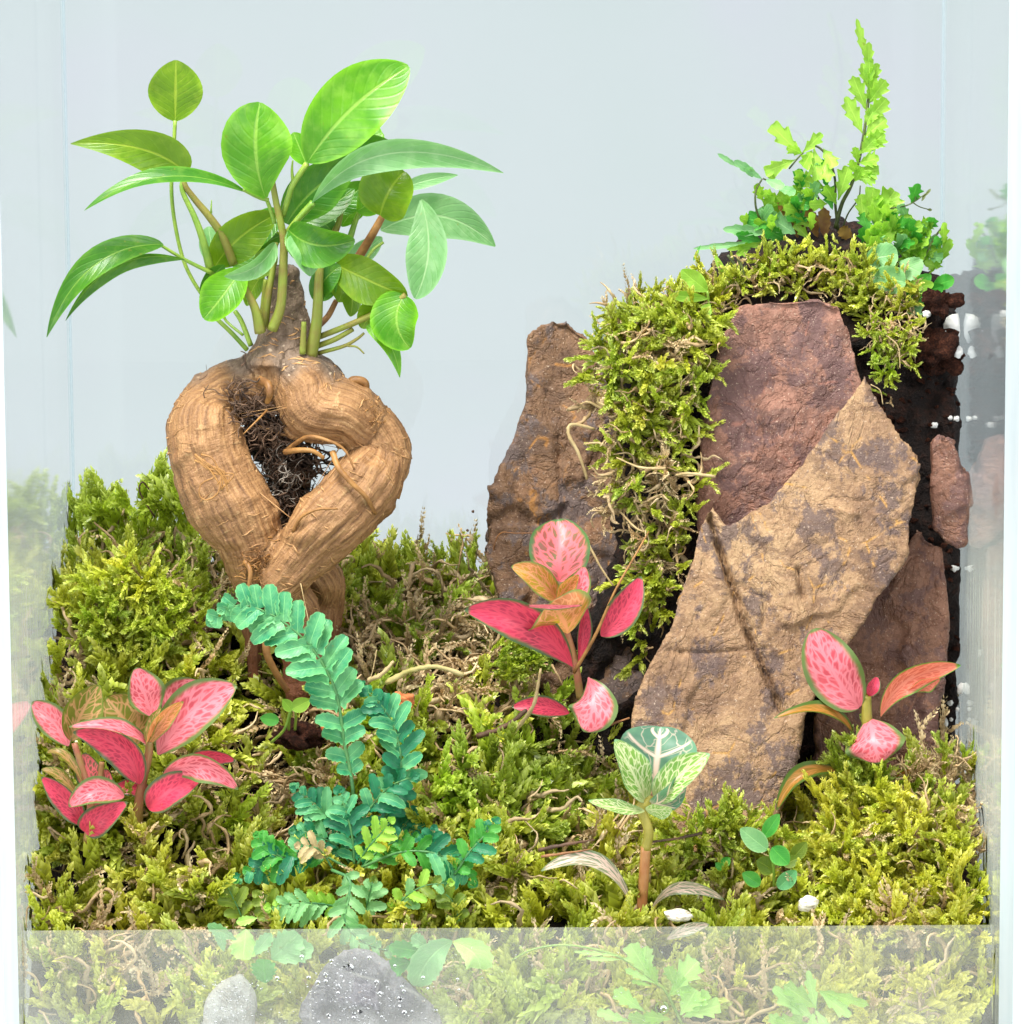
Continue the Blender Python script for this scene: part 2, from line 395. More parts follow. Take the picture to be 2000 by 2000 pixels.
def slab(name, outline, Yf, thick, mat, label, vox=0.075, big=0.16, med=0.07, seed=1.0, cracks=(), edge_in=0.10, facet=0.12, lean=None, smooth=2, fmul=0.8):
    """a split stone slab: outline (pixels) set on the plane Yf(px, py), with real thickness, chipped face and carved cracks"""
    out2 = []
    for i in range(len(outline)):              # ragged outline between the corner points
        a, b = outline[i], outline[(i + 1) % len(outline)]
        L = math.hypot(b[0] - a[0], b[1] - a[1]); n = max(1, int(L / 22))
        for j in range(n):
            t = j / n; w_ = 4.0 * noise.noise(Vector((a[0] + t * 40, a[1] * 0.1 + j, seed)))
            out2.append((a[0] + (b[0] - a[0]) * t + (w_ if j else 0), a[1] + (b[1] - a[1]) * t + (w_ if j else 0)))
    fr = [P(x, y, Yf(x, y)) for x, y in out2]
    c = sum(fr, Vector()) / len(fr)
    nrm = Vector((0, 0, 0))
    for i in range(len(fr)): nrm += (fr[i] - c).cross(fr[(i + 1) % len(fr)] - c)
    nrm.normalize()
    if nrm.y < 0: nrm = -nrm
    bk = [q + nrm * thick + (c - q) * edge_in + Vector((0, 0.0, -0.05)) for q in fr]
    N = len(fr); V = fr + bk
    F = [tuple(range(N)), tuple(range(N, 2 * N))[::-1]] + [(i, N + i, N + (i + 1) % N, (i + 1) % N) for i in range(N)]
    V, Nn, F = remeshed(V, F, vox, smooth)
    n = np.array(nrm); front = np.clip(-(Nn @ n), 0, 1)
    d = np.empty(len(V))
    for i in range(len(V)):
        p = Vector(V[i])
        q = p * 0.45 + Vector((seed, seed * 2, 0))
        a = noise.fractal(q, 0.9, 2.0, 3) * big
        b = noise.fractal(p * 1.9 + Vector((0, seed, 0)), 0.8, 2.1, 4) * med
        cc = noise.voronoi(p * 0.75 + Vector((seed, 0, seed)) + 0.25 * noise.noise_vector(p * 1.3))[0]
        cell = math.floor((cc[1] - cc[0]) * 5 + noise.noise(p * 0.5) * 3) / 5.0     # broken steps
        dd = noise.ridged_multi_fractal(p * 0.8 + Vector((seed, 1, 1)), 1.0, 2.2, 3, 1.0, 2.0) - 1.0
        fc = 0.0
        for sc_, am in ((0.42, 0.34), (1.0, 0.22), (2.3, 0.12)):
            q3 = Vector((p.x, p.y, p.z * 0.72)) * sc_ + Vector((seed * 1.3, 2.0, seed)) + 0.12 * noise.noise_vector(p * 1.7)
            c1 = noise.voronoi(q3)[1][0]
            fc += noise.noise_vector(c1 * 7.31 + Vector((3.3, 1.1, 5.7))).dot(q3 - c1) * am / sc_ ** 0.5
        d[i] = a * 0.5 + b * 0.45 + facet * cell * 0.7 - 0.02 * dd + fc * fmul
    pp = proj(V)
    d = np.clip(d, -0.16, 0.30); d = d - np.median(d) * 0.5
    V = V + Nn * d[:, None]
    for poly, wd, dep in cracks:
        q = np.array(poly, float); best = np.full(len(V), 1e9)
        wob = np.array([6 * noise.noise(Vector((x * 0.03, y * 0.03, 5))) for x, y in pp])
        for i in range(len(q) - 1):
            a, b = q[i], q[i + 1]; ab = b - a
            t = np.clip(((pp - a) @ ab) / (ab @ ab), 0, 1)
            best = np.minimum(best, np.linalg.norm(pp - (a + t[:, None] * ab), axis=1) + 0)
        best = np.abs(best + wob * 0.5)
        V = V + n * (dep * np.exp(-(best / wd) ** 2) * (front > 0.3))[:, None]
    o = mk(name, V, F, mat, None, origin=c)
    tag(o, label, 'rock')
    return o
ROCKS = []
ROCKS.append(slab('rock_slab', [(1027, 655), (1050, 632), (1110, 616), (1152, 650), (1215, 760), (1275, 900), (1300, 1100), (1260, 1360), (1100, 1420), (985, 1190), (938, 1080), (955, 985), (985, 900), (1012, 835), (1027, 780)],
     lambda x, y: 9.2 - (y - 620) / 800 * 1.6, 1.0, rock_mat('brown_shale', BRN, 3.0), 'upright brown slab standing furthest left, behind the pink leaved plant and hanging moss',
     seed=3.1, big=0.20, med=0.06, facet=0.12, smooth=1, cracks=[([(1090, 850), (1098, 1010)], 4, 0.22), ([(1000, 1000), (1020, 890)], 4, 0.10), ([(965, 1035), (1010, 1028), (1060, 1034)], 5, -0.08)]))
ROCKS.append(slab('rock_slab', [(1440, 602), (1500, 587), (1600, 578), (1641, 590), (1668, 650), (1683, 740), (1700, 900), (1560, 1080), (1440, 1090), (1362, 1050), (1357, 970), (1372, 800), (1392, 715), (1412, 650)],
     lambda x, y: 7.2 - (y - 580) / 500 * 0.7, 1.0, rock_mat('pinkish_shale', PNK, 8.0), 'rounded reddish pink slab rising behind the big pointed tan slab',
     seed=6.2, big=0.14, med=0.04, facet=0.06, fmul=0.5, smooth=1))
ROCKS.append(slab('rock_slab', [(1690, 733), (1722, 795), (1760, 850), (1806, 903), (1800, 925), (1783, 1000), (1776, 1080), (1742, 1130), (1700, 1195), (1655, 1262), (1610, 1330), (1572, 1400), (1556, 1490), (1535, 1560), (1490, 1640), (1400, 1680), (1315, 1665), (1275, 1560), (1235, 1430), (1240, 1370), (1272, 1290), (1302, 1240), (1318, 1185), (1340, 1120), (1358, 1060), (1378, 1005), (1392, 988), (1422, 1028), (1500, 982), (1552, 920), (1600, 858), (1645, 795)],
     lambda x, y: 6.3 - (y - 730) / 900 * 2.4, 0.75, rock_mat('tan_shale', TAN, 1.3), 'largest rock, tall tan pointed slab with a long crack, leaning in front of the others',
     vox=0.060, fmul=0.30, smooth=1, seed=1.7, big=0.07, med=0.035, facet=0.04, cracks=[([(1384, 1005), (1404, 1060), (1425, 1130), (1450, 1210), (1490, 1300), (1530, 1392)], 5, 0.42), ([(1392, 1050), (1440, 1160), (1470, 1230)], 3.5, 0.20),
        ([(1559, 1110), (1568, 1165)], 5, 0.22), ([(1302, 1270), (1370, 1275), (1500, 1265)], 3.5, 0.07), ([(1440, 1140), (1500, 1170), (1487, 1230)], 4, 0.10), ([(1600, 985), (1640, 1000), (1740, 1010)], 4, -0.05)]))
ROCKS.append(slab('rock_slab', [(1790, 1030), (1848, 1062), (1853, 1180), (1843, 1310), (1828, 1500), (1812, 1640), (1700, 1660), (1600, 1620), (1590, 1400), (1640, 1230), (1720, 1120)],
     lambda x, y: 7.0 - (y - 1050) / 550 * 1.0, 0.7, rock_mat('smooth_red_shale', RED, 5.0, 0.5), 'smooth red brown slab in shade at the right behind the small pink leaved plant',
     seed=9.0, big=0.10, med=0.03, facet=0.03, smooth=3))
ROCKS.append(slab('rock_chip', [(1820, 860), (1832, 846), (1864, 862), (1884, 950), (1886, 1062), (1872, 1072), (1850, 1060), (1826, 1032), (1820, 940)],
     lambda x, y: 6.3, 0.5, rock_mat('red_chip', RED, 11.0, 0.55), 'small narrow red stone chip pressed against the right wall above the smooth slab',
     seed=4.4, vox=0.05, big=0.06, med=0.03, facet=0.05))
ROCKS.append(slab('rock_chip', [(352, 1190), (385, 1180), (415, 1196), (428, 1222), (400, 1250), (362, 1246)],
     lambda x, y: 7.4, 0.5, rock_mat('pink_pebble', PNK, 21.0), 'small pinkish stone half buried in moss left of the tree root', seed=2.4, vox=0.05, big=0.05, med=0.03, facet=0.03))
ROCKS.append(slab('front_cloud_patch', [(575, 2060), (590, 1960), (625, 1895), (665, 1862), (715, 1862), (770, 1895), (820, 1940), (865, 1990), (880, 2060)],  # solid form added for a wet, clouded patch on the glass
     lambda x, y: 0.10, 0.6, rock_mat('grey_cloud_patch', [(0.08, 0.08, 0.10), (0.14, 0.135, 0.16), (0.22, 0.21, 0.24), (0.30, 0.29, 0.32), (0.36, 0.35, 0.38), (0.09, 0.085, 0.11), (0.4, 0.38, 0.36)], 31.0), 'broad domed grey form standing in for a clouded wet patch at the bottom behind the fogged strip and its water drops', seed=7.7, big=0.08, med=0.03, facet=0.02, smooth=6))
ROCKS.append(slab('front_cloud_patch', [(385, 2060), (400, 1960), (430, 1920), (470, 1908), (495, 1945), (505, 2060)],  # smaller solid form, also added for clouding on the glass
     lambda x, y: 0.10, 0.5, rock_mat('pale_grey_cloud_patch', [(0.35, 0.35, 0.34), (0.45, 0.44, 0.42), (0.5, 0.5, 0.48), (0.6, 0.6, 0.58), (0.62, 0.62, 0.6), (0.35, 0.33, 0.3), (0.5, 0.45, 0.36)], 37.0), 'small pale grey form standing in for a clouded patch at the bottom left of the broad domed one', seed=8.7, big=0.05, med=0.03, facet=0.02, smooth=6))
# ------------------------------------------------------------------ leaf builder
def blade(name, root, a, m, b, wpx, mat, Yw=5.0, nu=14, nv=6, pa=1.0, pb=0.75, tilt=0.0, cup=0.25, wav=0.0, teeth=0, tamp=0.0, fwd=0.0, label=None, curl=0.0, ph=0.0, bw=0.0):
    """one leaf: midrib a -> (control m) -> b, greatest width wpx pixels, outline sin(pi u^pa)^pb, toothed if asked"""
    w = CM(wpx, Yw); V = []; UV = []; F = []
    a, b = Vector(a), Vector(b); m = Vector(m) if m is not None else (a + b) / 2
    m = 2 * m - (a + b) / 2                    # m is a point ON the midrib
    for i in range(nu + 1):
        u = 0.5 - 0.5 * math.cos(math.pi * i / nu)
        u = 0.6 * u + 0.4 * i / nu if not teeth else 0.25 * u + 0.75 * i / nu
        B = a * (1 - u) ** 2 + m * 2 * u * (1 - u) + b * u * u
        T = ((m - a) * (1 - u) + (b - m) * u); T.normalize()
        S = T.cross((CAM - B).normalized()); S.normalize()
        tl = tilt + curl * u
        S = Matrix.Rotation(tl, 3, T) @ S; Nn = S.cross(T)
        if Nn.dot(CAM - B) < 0 and abs(tl) < 1.5: Nn = -Nn
        W = w * 0.5 * max(0.012, math.sin(math.pi * min(1, max(0, u)) ** pa)) ** pb
        if bw: W = max(W, w * 0.5 * bw * (1 - u) ** 2)
        for j in range(-nv, nv + 1):
            v = j / nv
            tt = 1.0
            sh = 0.0
            if teeth:
                fr = (u * teeth + ph) % 1.0
                tt = 1 - tamp * abs(v) ** 1.5 * (1 - (fr if fr < 0.75 else (1 - fr) * 3) )
            q = B + S * (v * W * tt) + Nn * (cup * W * abs(v) ** 1.6 + wav * W * math.sin(u * 11 + (2 if v > 0 else 0) + ph * 6) * abs(v)) + T * (fwd * W * abs(v) ** 1.2 * tt)
            V.append(q); UV.append((u, v * 0.5 + 0.5))
    c = 2 * nv + 1
    for i in range(nu):
        for j in range(2 * nv): F.append((i * c + j, i * c + j + 1, (i + 1) * c + j + 1, (i + 1) * c + j))
    o = mk(name, V, F, mat, root, uv=UV)
    if label: o['label'] = label
    return o
def stalk(name, root, pts, radii, mat, label=None, sides=7, n=None):
    V, F = tube(pts, radii, n, sides); o = mk(name, V, F, mat, root)
    if label: o['label'] = label
    return o

def leaf_mat(name, top, edge, rib, under, trans=0.35, rough=0.42, side=0.08, tcol=None, spec=0.5, blotch=0.5):
    k = NT(name); tc = k.n('TexCoord'); uv = k.n('SeparateXYZ', x0=tc.outputs['UV']); u, v = uv.outputs[0], uv.outputs[1]
    av = k.math('ABSOLUTE', k.math('SUBTRACT', k.math('MULTIPLY', v, 2.0), 1.0))
    ph = k.math('SUBTRACT', k.math('MULTIPLY', u, 9.0), k.math('MULTIPLY', av, 2.6))
    s = k.math('ABSOLUTE', k.math('SUBTRACT', k.math('FRACT', ph), 0.5))
    sv = k.math('MULTIPLY', k.step(s, 0.09, 0.0), side)
    mid = k.step(av, 0.075, 0.02)
    n = k.noise(tc.outputs['Object'], 1.3, 4, 0.6)
    c = k.mix(k.math('MULTIPLY', k.step(n, 0.4, 0.65), blotch), top, edge)
    c = k.mix(k.step(av, 0.75, 1.0), c, edge)
    sp = k.noise(tc.outputs['Object'], 7.0, 3, 0.6)
    c = k.mix(k.math('MULTIPLY', k.step(sp, 0.66, 0.74), 0.5), c, (0.22, 0.20, 0.03))
    c = k.mix(k.math('MULTIPLY', k.step(k.noise(tc.outputs['Object'], 3.0, 3, 0.6), 0.45, 0.7), 0.25), c, rib)
    c = k.mix(sv, c, rib); c = k.mix(k.math('MULTIPLY', mid, 0.6), c, rib)
    g = k.n('NewGeometry')
    c2 = k.mix(g.outputs['Backfacing'], c, k.mix(mid, under, rib))
    tcl = k.mix(0.5, c, tcol or edge)
    h = k.math('ADD', k.math('MULTIPLY', mid, -1.0), k.math('MULTIPLY', k.step(s, 0.2, 0.0), -0.35))
    return k.pbr(c2, rough, k.bump(h, 0.35, 0.03), spec, trans, tcl)
G_YOUNG = leaf_mat('young_ficus_leaf', (0.06, 0.25, 0.008), (0.17, 0.46, 0.012), (0.35, 0.58, 0.10), (0.24, 0.42, 0.10), 0.42, 0.38, tcol=(0.34, 0.78, 0.01))
G_MAT = leaf_mat('mature_ficus_leaf', (0.035, 0.16, 0.010), (0.08, 0.26, 0.015), (0.24, 0.42, 0.06), (0.17, 0.34, 0.11), 0.30, 0.34, tcol=(0.16, 0.44, 0.01))
G_PALE = leaf_mat('pale_bloomed_ficus_leaf', (0.13, 0.33, 0.10), (0.24, 0.46, 0.20), (0.40, 0.60, 0.30), (0.26, 0.44, 0.22), 0.35, 0.35, tcol=(0.25, 0.6, 0.12))
G_OLIVE = leaf_mat('olive_ficus_leaf', (0.10, 0.22, 0.008), (0.17, 0.32, 0.010), (0.40, 0.52, 0.05), (0.17, 0.28, 0.03), 0.42, 0.32, tcol=(0.35, 0.60, 0.008))
def stem_mat(name, c1, c2, rough=0.5, trans=0.0):
    k = NT(name); v = k.obj(); n = k.noise(v, 2.2, 3, 0.6)
    return k.pbr(k.ramp(n, [(0.35, c1), (0.65, c2)]), rough, k.bump(k.noise(v, 12, 2), 0.3, 0.03), 0.4, trans)
S_GREEN = stem_mat('green_petiole', (0.14, 0.27, 0.03), (0.26, 0.38, 0.05), 0.4)
S_BARK = stem_mat('greenish_young_bark', (0.20, 0.16, 0.035), (0.20, 0.25, 0.03), 0.55)
S_BROWN = stem_mat('brown_twig_bark', (0.16, 0.07, 0.02), (0.36, 0.18, 0.05), 0.55)
# ------------------------------------------------------------------ ficus with swollen root
A = crop(50, 80, 1.932); R_ = crop(250, 650, 2.576)
fic = thing('ficus_tree', R_(870, 1750, 6.2), 'small ficus tree with swollen looped tan root and glossy green leaves on the left', 'bonsai tree')
def pxr(r): return CM(r, 6.5)
limbs = [  # centre line (zoomed root crop), radius px of the photo, depth
    ([(790, -330, 6.9), (790, -120, 6.9), (790, 60, 6.8), (780, 190, 6.7)], [24, 40, 60, 78]),                 # trunk
    ([(800, 130, 6.7), (690, 250, 6.8), (520, 300, 6.8), (400, 390, 6.5), (385, 520, 6.2), (440, 700, 6.0), (525, 870, 5.9), (600, 1030, 5.9), (640, 1180, 6.1), (680, 1270, 6.3)], [50, 56, 58, 64, 76, 79, 78, 70, 58, 42]),
    ([(800, 150, 6.6), (900, 260, 6.4), (960, 370, 6.2), (1090, 400, 6.2), (1200, 470, 6.4)], [52, 72, 74, 66, 60]),
    ([(1120, 400, 6.4), (1250, 500, 6.4), (1280, 620, 6.3), (1210, 750, 6.0), (1090, 880, 5.7), (970, 1000, 5.5), (860, 1130, 5.4), (770, 1230, 5.4), (720, 1270, 5.5)], [52, 52, 55, 72, 74, 66, 56, 52, 42]),
    ([(740, 1250, 5.5), (850, 1350, 5.7), (890, 1450, 5.9), (885, 1620, 6.1), (880, 1900, 6.3)], [40, 32, 28, 42, 36]),
    ([(900, 1130, 6.3), (1000, 1250, 6.7), (990, 1400, 7.0), (960, 1700, 7.0)], [38, 40, 36, 26]),
    ([(640, 1280, 6.6), (630, 1450, 6.8), (640, 1750, 6.8)], [26, 20, 16]),
]
parts = []
for pts, rad in limbs:
    parts.append(tube([R_(*p) for p in pts], [pxr(r) for r in rad], n=len(pts) * 7, sides=18))
V, F = join(parts)
V, Nn, F = remeshed(V, F, 0.066, 5)
# limb coordinates for the bark grain
cl = []
for li, (pts, rad) in enumerate(limbs):
    c = spline([R_(*p) for p in pts], 60); L = np.concatenate([[0], np.cumsum(np.linalg.norm(np.diff(c, axis=0), axis=1))])
    rr = np.interp(np.linspace(0, 1, 60), np.linspace(0, 1, len(rad)), [pxr(r) for r in rad])
    cl.append((c, L + li * 20, rr))
C = np.vstack([c for c, _, _ in cl]); LL = np.concatenate([l for _, l, _ in cl]); RR = np.concatenate([r for _, _, r in cl])
TT = np.vstack([np.gradient(c, axis=0) for c, _, _ in cl]); TT /= np.linalg.norm(TT, axis=1)[:, None]
def limb_coords(V):
    S = np.empty((len(V), 3))
    for s in range(0, len(V), 4000):
        v = V[s:s + 4000]; D = np.linalg.norm(v[:, None] - C[None], axis=2) - RR[None] * 0.6
        i = D.argmin(1); T = TT[i]; r = v - C[i]; al = (r * T).sum(1); r = r - T * al[:, None]; r /= np.linalg.norm(r, axis=1)[:, None] + 1e-9
        up = np.cross(T, [0.0, 1.0, 0.02]); up /= np.linalg.norm(up, axis=1)[:, None] + 1e-9; w_ = np.cross(T, up)
        S[s:s + 4000, 0] = (r * up).sum(1); S[s:s + 4000, 1] = (r * w_).sum(1); S[s:s + 4000, 2] = LL[i] + al
    return S
SU = limb_coords(V)
d = np.empty(len(V))
for i in range(len(V)):
    s = SU[i]; p = Vector(V[i])
    wr = noise.fractal(Vector((s[0] * 1.1, s[1] * 1.1, s[2] * 2.6)), 0.7, 2.0, 3)       # rings round the limb
    fi = noise.fractal(Vector((s[0] * 5.0, s[1] * 5.0, s[2] * 0.8)), 0.7, 2.0, 3)        # lengthwise fibres
    lo = noise.noise(p * 0.9)
    kn = max(0, noise.noise(p * 1.8 + Vector((9, 9, 9))) - 0.35)
    d[i] = 0.040 * wr + 0.045 * fi + 0.12 * lo + 0.28 * kn
V = V + Nn * d[:, None]
pp = proj(V); zz = pp[:, 1]
k = NT('tan_root_bark')
at = k.n('Attribute', attribute_name='limb').outputs['Vector']; ob = k.obj()
fib = k.noise(k.scale(at, (4.5, 4.5, 0.9)), 2.0, 5, 0.65, 0.3); ring = k.noise(k.scale(at, (0.9, 0.9, 4.5)), 2.0, 4, 0.6)
blo = k.noise(ob, 0.8, 4, 0.6)
c = k.ramp(fib, [(0.28, (0.11, 0.050, 0.020)), (0.45, (0.24, 0.120, 0.046)), (0.6, (0.36, 0.195, 0.080)), (0.78, (0.50, 0.31, 0.14))])
c = k.mix(k.math('MULTIPLY', k.step(blo, 0.5, 0.7), 0.5), c, (0.25, 0.13, 0.055))
c = k.mix(k.math('MULTIPLY', k.step(ring, 0.62, 0.70), 0.35), c, (0.62, 0.42, 0.20))
c = k.mix(k.math('MULTIPLY', k.step(ring, 0.36, 0.30), 0.35), c, (0.13, 0.06, 0.025))
oz = k.n('SeparateXYZ', x0=k.n('Attribute', attribute_name='zone').outputs['Vector'])
gb = k.mix(k.step(k.noise(ob, 5, 4, 0.7), 0.4, 0.65), (0.13, 0.085, 0.055), (0.23, 0.16, 0.11))
gb = k.mix(k.step(k.noise(k.scale(ob, (1, 1, 2.2)), 6, 2, 0.5), 0.64, 0.70), gb, (0.45, 0.34, 0.24))
c = k.mix(oz.outputs[0], c, gb)                                                # greyer bark of the trunk
c = k.mix(k.math('MULTIPLY', oz.outputs[1], 0.85), c, (0.22, 0.075, 0.04))       # redder towards the root neck
h = k.math('ADD', k.math('MULTIPLY', fib, 0.8), k.math('ADD', k.math('MULTIPLY', ring, 0.7), k.math('MULTIPLY', k.noise(ob, 18, 3), 0.3)))
M_root = k.pbr(c, 0.52, k.bump(h, 0.75, 0.10), 0.4)
zone = np.zeros((len(V), 3))
zone[:, 0] = np.clip((745 - zz + 18 * np.sin(pp[:, 0] * 0.07)) / 35, 0, 1)
zone[:, 1] = np.clip((zz - 1170) / 120, 0, 1)
mk('trunk', V, F, M_root, fic, attr={'limb': SU, 'zone': zone})['label'] = 'swollen looped tan root passing into the short grey trunk'
RBVH = BVHTree.FromPolygons([Vector(v) for v in V], F)

# lenticel ridges lying across the root, on its surface
M_lent = stem_mat('pale_bark_ridge', (0.30, 0.15, 0.055), (0.48, 0.28, 0.12), 0.6)
parts = []
for _ in range(380):
    li = random.choice([1, 1, 1, 3, 3, 3, 2, 0]); c_, L_, r_ = cl[li]; i = random.randint(3, 56)
    if li == 1 and i < 12: continue
    T = c_[i + 1] - c_[i]; T /= np.linalg.norm(T); up = np.cross(T, [0, 1, 0.02]); up /= np.linalg.norm(up); w_ = np.cross(T, up)
    a0 = random.uniform(0, 2 * math.pi); da = random.uniform(0.12, 0.55); pts = []
    sk = random.uniform(-0.12, 0.12)
    for q in range(6):
        a_ = a0 + da * (q / 5 - 0.5); dr = Vector(math.cos(a_) * up + math.sin(a_) * w_)
        cc = Vector(c_[i] + T * (sk * (q / 5 - .5) + 0.02 * random.uniform(-1, 1)))
        hit = RBVH.ray_cast(cc + dr * 2.2, -dr, 2.2)
        if hit[0] is None: break
        pts.append(hit[0] + dr * 0.004)
    if len(pts) == 6 and (pts[0] - pts[-1]).length < 1.2:
        parts.append(tube(pts, [0.006, random.uniform(0.012, 0.030), 0.004], n=7, sides=5))
V2, F2 = join(parts); tag(mk('bark_ridges', V2, F2, M_lent, fic), 'pale raised ridges across the tan root', kind='stuff')

# rootlets clinging to the root
def rootlet(pts, r0, r1, name='rootlet', mat=None, dy=0.0):
    q = [R_(u, v, Y_) for u, v, Y_ in pts]
    return stalk(name, fic, q, [CM(r0, 5.5), CM(r1, 5.5)], mat or S_BROWN, sides=6)
rootlet([(790, 600, 5.6), (860, 590, 5.2), (930, 595, 5.1), (985, 630, 5.2)], 6, 4)
rootlet([(800, 590, 5.9), (900, 525, 5.3), (1000, 540, 5.1), (1090, 590, 5.1), (1140, 690, 5.0)], 5, 2)
rootlet([(1030, 600, 5.2), (1060, 680, 4.95), (1130, 760, 4.85), (1200, 830, 4.9), (1245, 910, 5.2)], 7, 4)
rootlet([(830, 1000, 4.9), (870, 930, 4.75), (950, 890, 4.7), (1055, 885, 4.75)], 4, 2)
rootlet([(590, 1150, 5.0), (615, 1200, 4.8), (610, 1290, 4.8), (640, 1350, 5.0)], 6, 3)
rootlet([(665, 240, 5.8), (705, 260, 5.4), (712, 310, 5.3), (700, 350, 5.6)], 10, 5)
rootlet([(1110, 260, 6.2), (1140, 240, 6.2), (1190, 250, 6.2), (1195, 300, 6.3)], 10, 8)
rootlet([(1370, 690, 6.0), (1365, 760, 5.9), (1345, 830, 5.9)], 8, 9)
rootlet([(660, 1440, 5.2), (690, 1530, 5.0), (700, 1620, 5.0), (750, 1720, 5.2), (800, 1800, 5.4)], 9, 7)
rootlet([(700, 390, 5.6), (640, 450, 5.0), (580, 510, 4.9)], 2.5, 1.2)
for s in range(9):
    x0, y0 = 350 + random.uniform(-15, 30), 610 + random.uniform(0, 50)
    rootlet([(x0, y0, 4.82), (x0 + 55, y0 + 20 + 6 * s, 4.72), (x0 + 90 + 8 * s, y0 + 80, 4.68), (x0 + 100 + random.uniform(-20, 70), y0 + 150, 4.66)], 2.4, 1.2, 'root_hair')
rootlet([(470, 700, 4.7), (455, 800, 4.6), (400, 840, 4.6), (360, 820, 4.62), (370, 760, 4.64), (430, 730, 4.66)], 1.8, 1.2, 'root_hair')
# dark fibrous tangle in the fork and wispy grey roots in the hole
M_fib = stem_mat('dark_root_fibre', (0.045, 0.028, 0.02), (0.17, 0.10, 0.06), 0.7)
M_wisp = stem_mat('grey_root_wisp', (0.10, 0.075, 0.055), (0.45, 0.40, 0.34), 0.5)
def tangle(n, cx, cy, rx, ry, Y0, Y1, seg, r, name, mat):
    parts = []
    for _ in range(n):
        u, v = cx + random.gauss(0, rx), cy + random.gauss(0, ry); a_ = random.uniform(0, 6.28); pts = []
        y_ = random.uniform(Y0, Y1)
        for q in range(5):
            pts.append(R_(u, v, y_)); a_ += random.gauss(0, 0.7); u += math.cos(a_) * seg; v += math.sin(a_) * seg * 0.9; y_ += random.gauss(0, 0.08)
        rr = r * random.uniform(0.5, 1.4)
        parts.append(tube(pts, [rr, rr * 0.5], n=10, sides=4))
    V_, F_ = join(parts); return tag(mk(name, V_, F_, mat, fic), kind='stuff')
tangle(170, 560, 360, 60, 60, 5.75, 6.6, 26, 0.020, 'fibrous_roots', M_fib)
tangle(170, 680, 480, 60, 60, 5.9, 6.9, 26, 0.020, 'fibrous_roots', M_fib)
tangle(120, 760, 560, 50, 70, 6.2, 7.2, 24, 0.018, 'fibrous_roots', M_fib)
tangle(150, 780, 720, 60, 80, 6.2, 7.4, 24, 0.016, 'wispy_roots', M_wisp)
tangle(220, 850, 640, 70, 70, 6.6, 7.6, 26, 0.024, 'fibrous_roots', M_fib)
tangle(160, 800, 800, 60, 80, 6.8, 7.6, 26, 0.024, 'fibrous_roots', M_fib)
tangle(130, 790, 870, 30, 90, 6.2, 7.4, 24, 0.024, 'fibrous_roots', M_fib)
tangle(60, 780, 1060, 40, 40, 5.3, 5.9, 16, 0.016, 'fibrous_roots', S_BROWN)
tangle(70, 660, 1190, 40, 50, 5.0, 5.3, 16, 0.016, 'fibrous_roots', S_BROWN)
tangle(24, 1240, 430, 25, 40, 5.65, 5.8, 7, 0.014, 'fibrous_roots', S_BROWN)
# peat caught behind the fork
V_, F_ = tube([R_(640, 470, 7.2), R_(780, 620, 7.4), R_(850, 760, 7.6), R_(800, 990, 7.4)], [0.5, 0.55, 0.32, 0.2], n=24, sides=12, wob=0.25)
V_ = [Vector(q) + 0.12 * noise.noise_vector(Vector(q) * 3) for q in V_]
mk('clinging_peat', V_, F_, M_soil, fic)

# shoots and petioles
def sh(pts, r0, r1, mat=S_GREEN, name='branch', Y0=6.6):
    stalk(name, fic, [A(u, v, (q[0] if (q := rest) else Y0)) for u, v, *rest in pts], [CM(r0 / 2), CM(r1 / 2)], mat)
sh([(930, 1090, 6.0), (962, 1000, 5.9), (972, 850, 5.8), (972, 740, 5.7), (945, 610, 5.6), (925, 495, 5.6)], 22, 11, S_BARK)
sh([(885, 1100, 6.0), (865, 1010, 5.9), (822, 920, 5.9)], 24, 12, S_BARK)
sh([(900, 1080, 6.2), (915, 960, 6.0), (935, 850, 6.0), (945, 760, 6.0)], 18, 9, S_BARK)
sh([(890, 1060, 6.2), (905, 900, 6.1)], 12, 9, S_BARK)
sh([(835, 1165, 6.5), (780, 1105, 6.3), (720, 1048, 6.2)], 10, 9)
sh([(850, 1150, 6.9), (815, 1060, 7.1), (790, 1020, 7.2)], 11, 10)
sh([(820, 1110, 7.0), (760, 1060, 7.2), (740, 1020, 7.2)], 6, 6)
sh([(700, 880, 6.2), (668, 750, 6.0), (635, 660, 5.9), (590, 562, 5.8), (598, 510, 5.85)], 18, 7)
sh([(785, 840, 6.4), (745, 740, 6.2), (690, 660, 6.0), (640, 600, 5.9), (600, 542, 5.8), (606, 500, 5.85)], 20, 9, S_BARK)
sh([(715, 1010, 6.4), (660, 950, 6.4), (600, 840, 6.4), (565, 700, 6.3), (550, 560, 6.2), (558, 420, 6.2), (564, 300, 6.2)], 8, 8)
sh([(700, 875, 6.0), (600, 825, 5.9), (505, 768, 5.8)], 9, 6)
sh([(1075, 1190, 6.2), (1098, 1060, 6.0), (1108, 880, 6.0), (1125, 800, 6.1), (1180, 720, 6.3)], 28, 7, S_BARK)
sh([(1045, 1180, 6.0), (1050, 1060, 5.9)], 14, 10, S_BARK)
sh([(1105, 1118, 6.3), (1250, 1060, 5.9), (1370, 1000, 5.7), (1435, 960, 5.6)], 12, 14, S_BARK)
sh([(1105, 1150, 6.3), (1170, 1125, 6.1), (1235, 1088, 6.0)], 12, 10, S_BARK)
sh([(1105, 1178, 6.3), (1200, 1152, 6.1), (1250, 1125, 6.0), (1278, 1102, 6.0)], 9, 5, S_BARK)
sh([(1215, 1150, 6.05), (1250, 1155, 6.0), (1278, 1180, 6.0)], 5, 3, S_BARK)
sh([(1100, 1080, 6.9), (1140, 1040, 7.0), (1172, 980, 7.2)], 14, 11, S_BROWN)
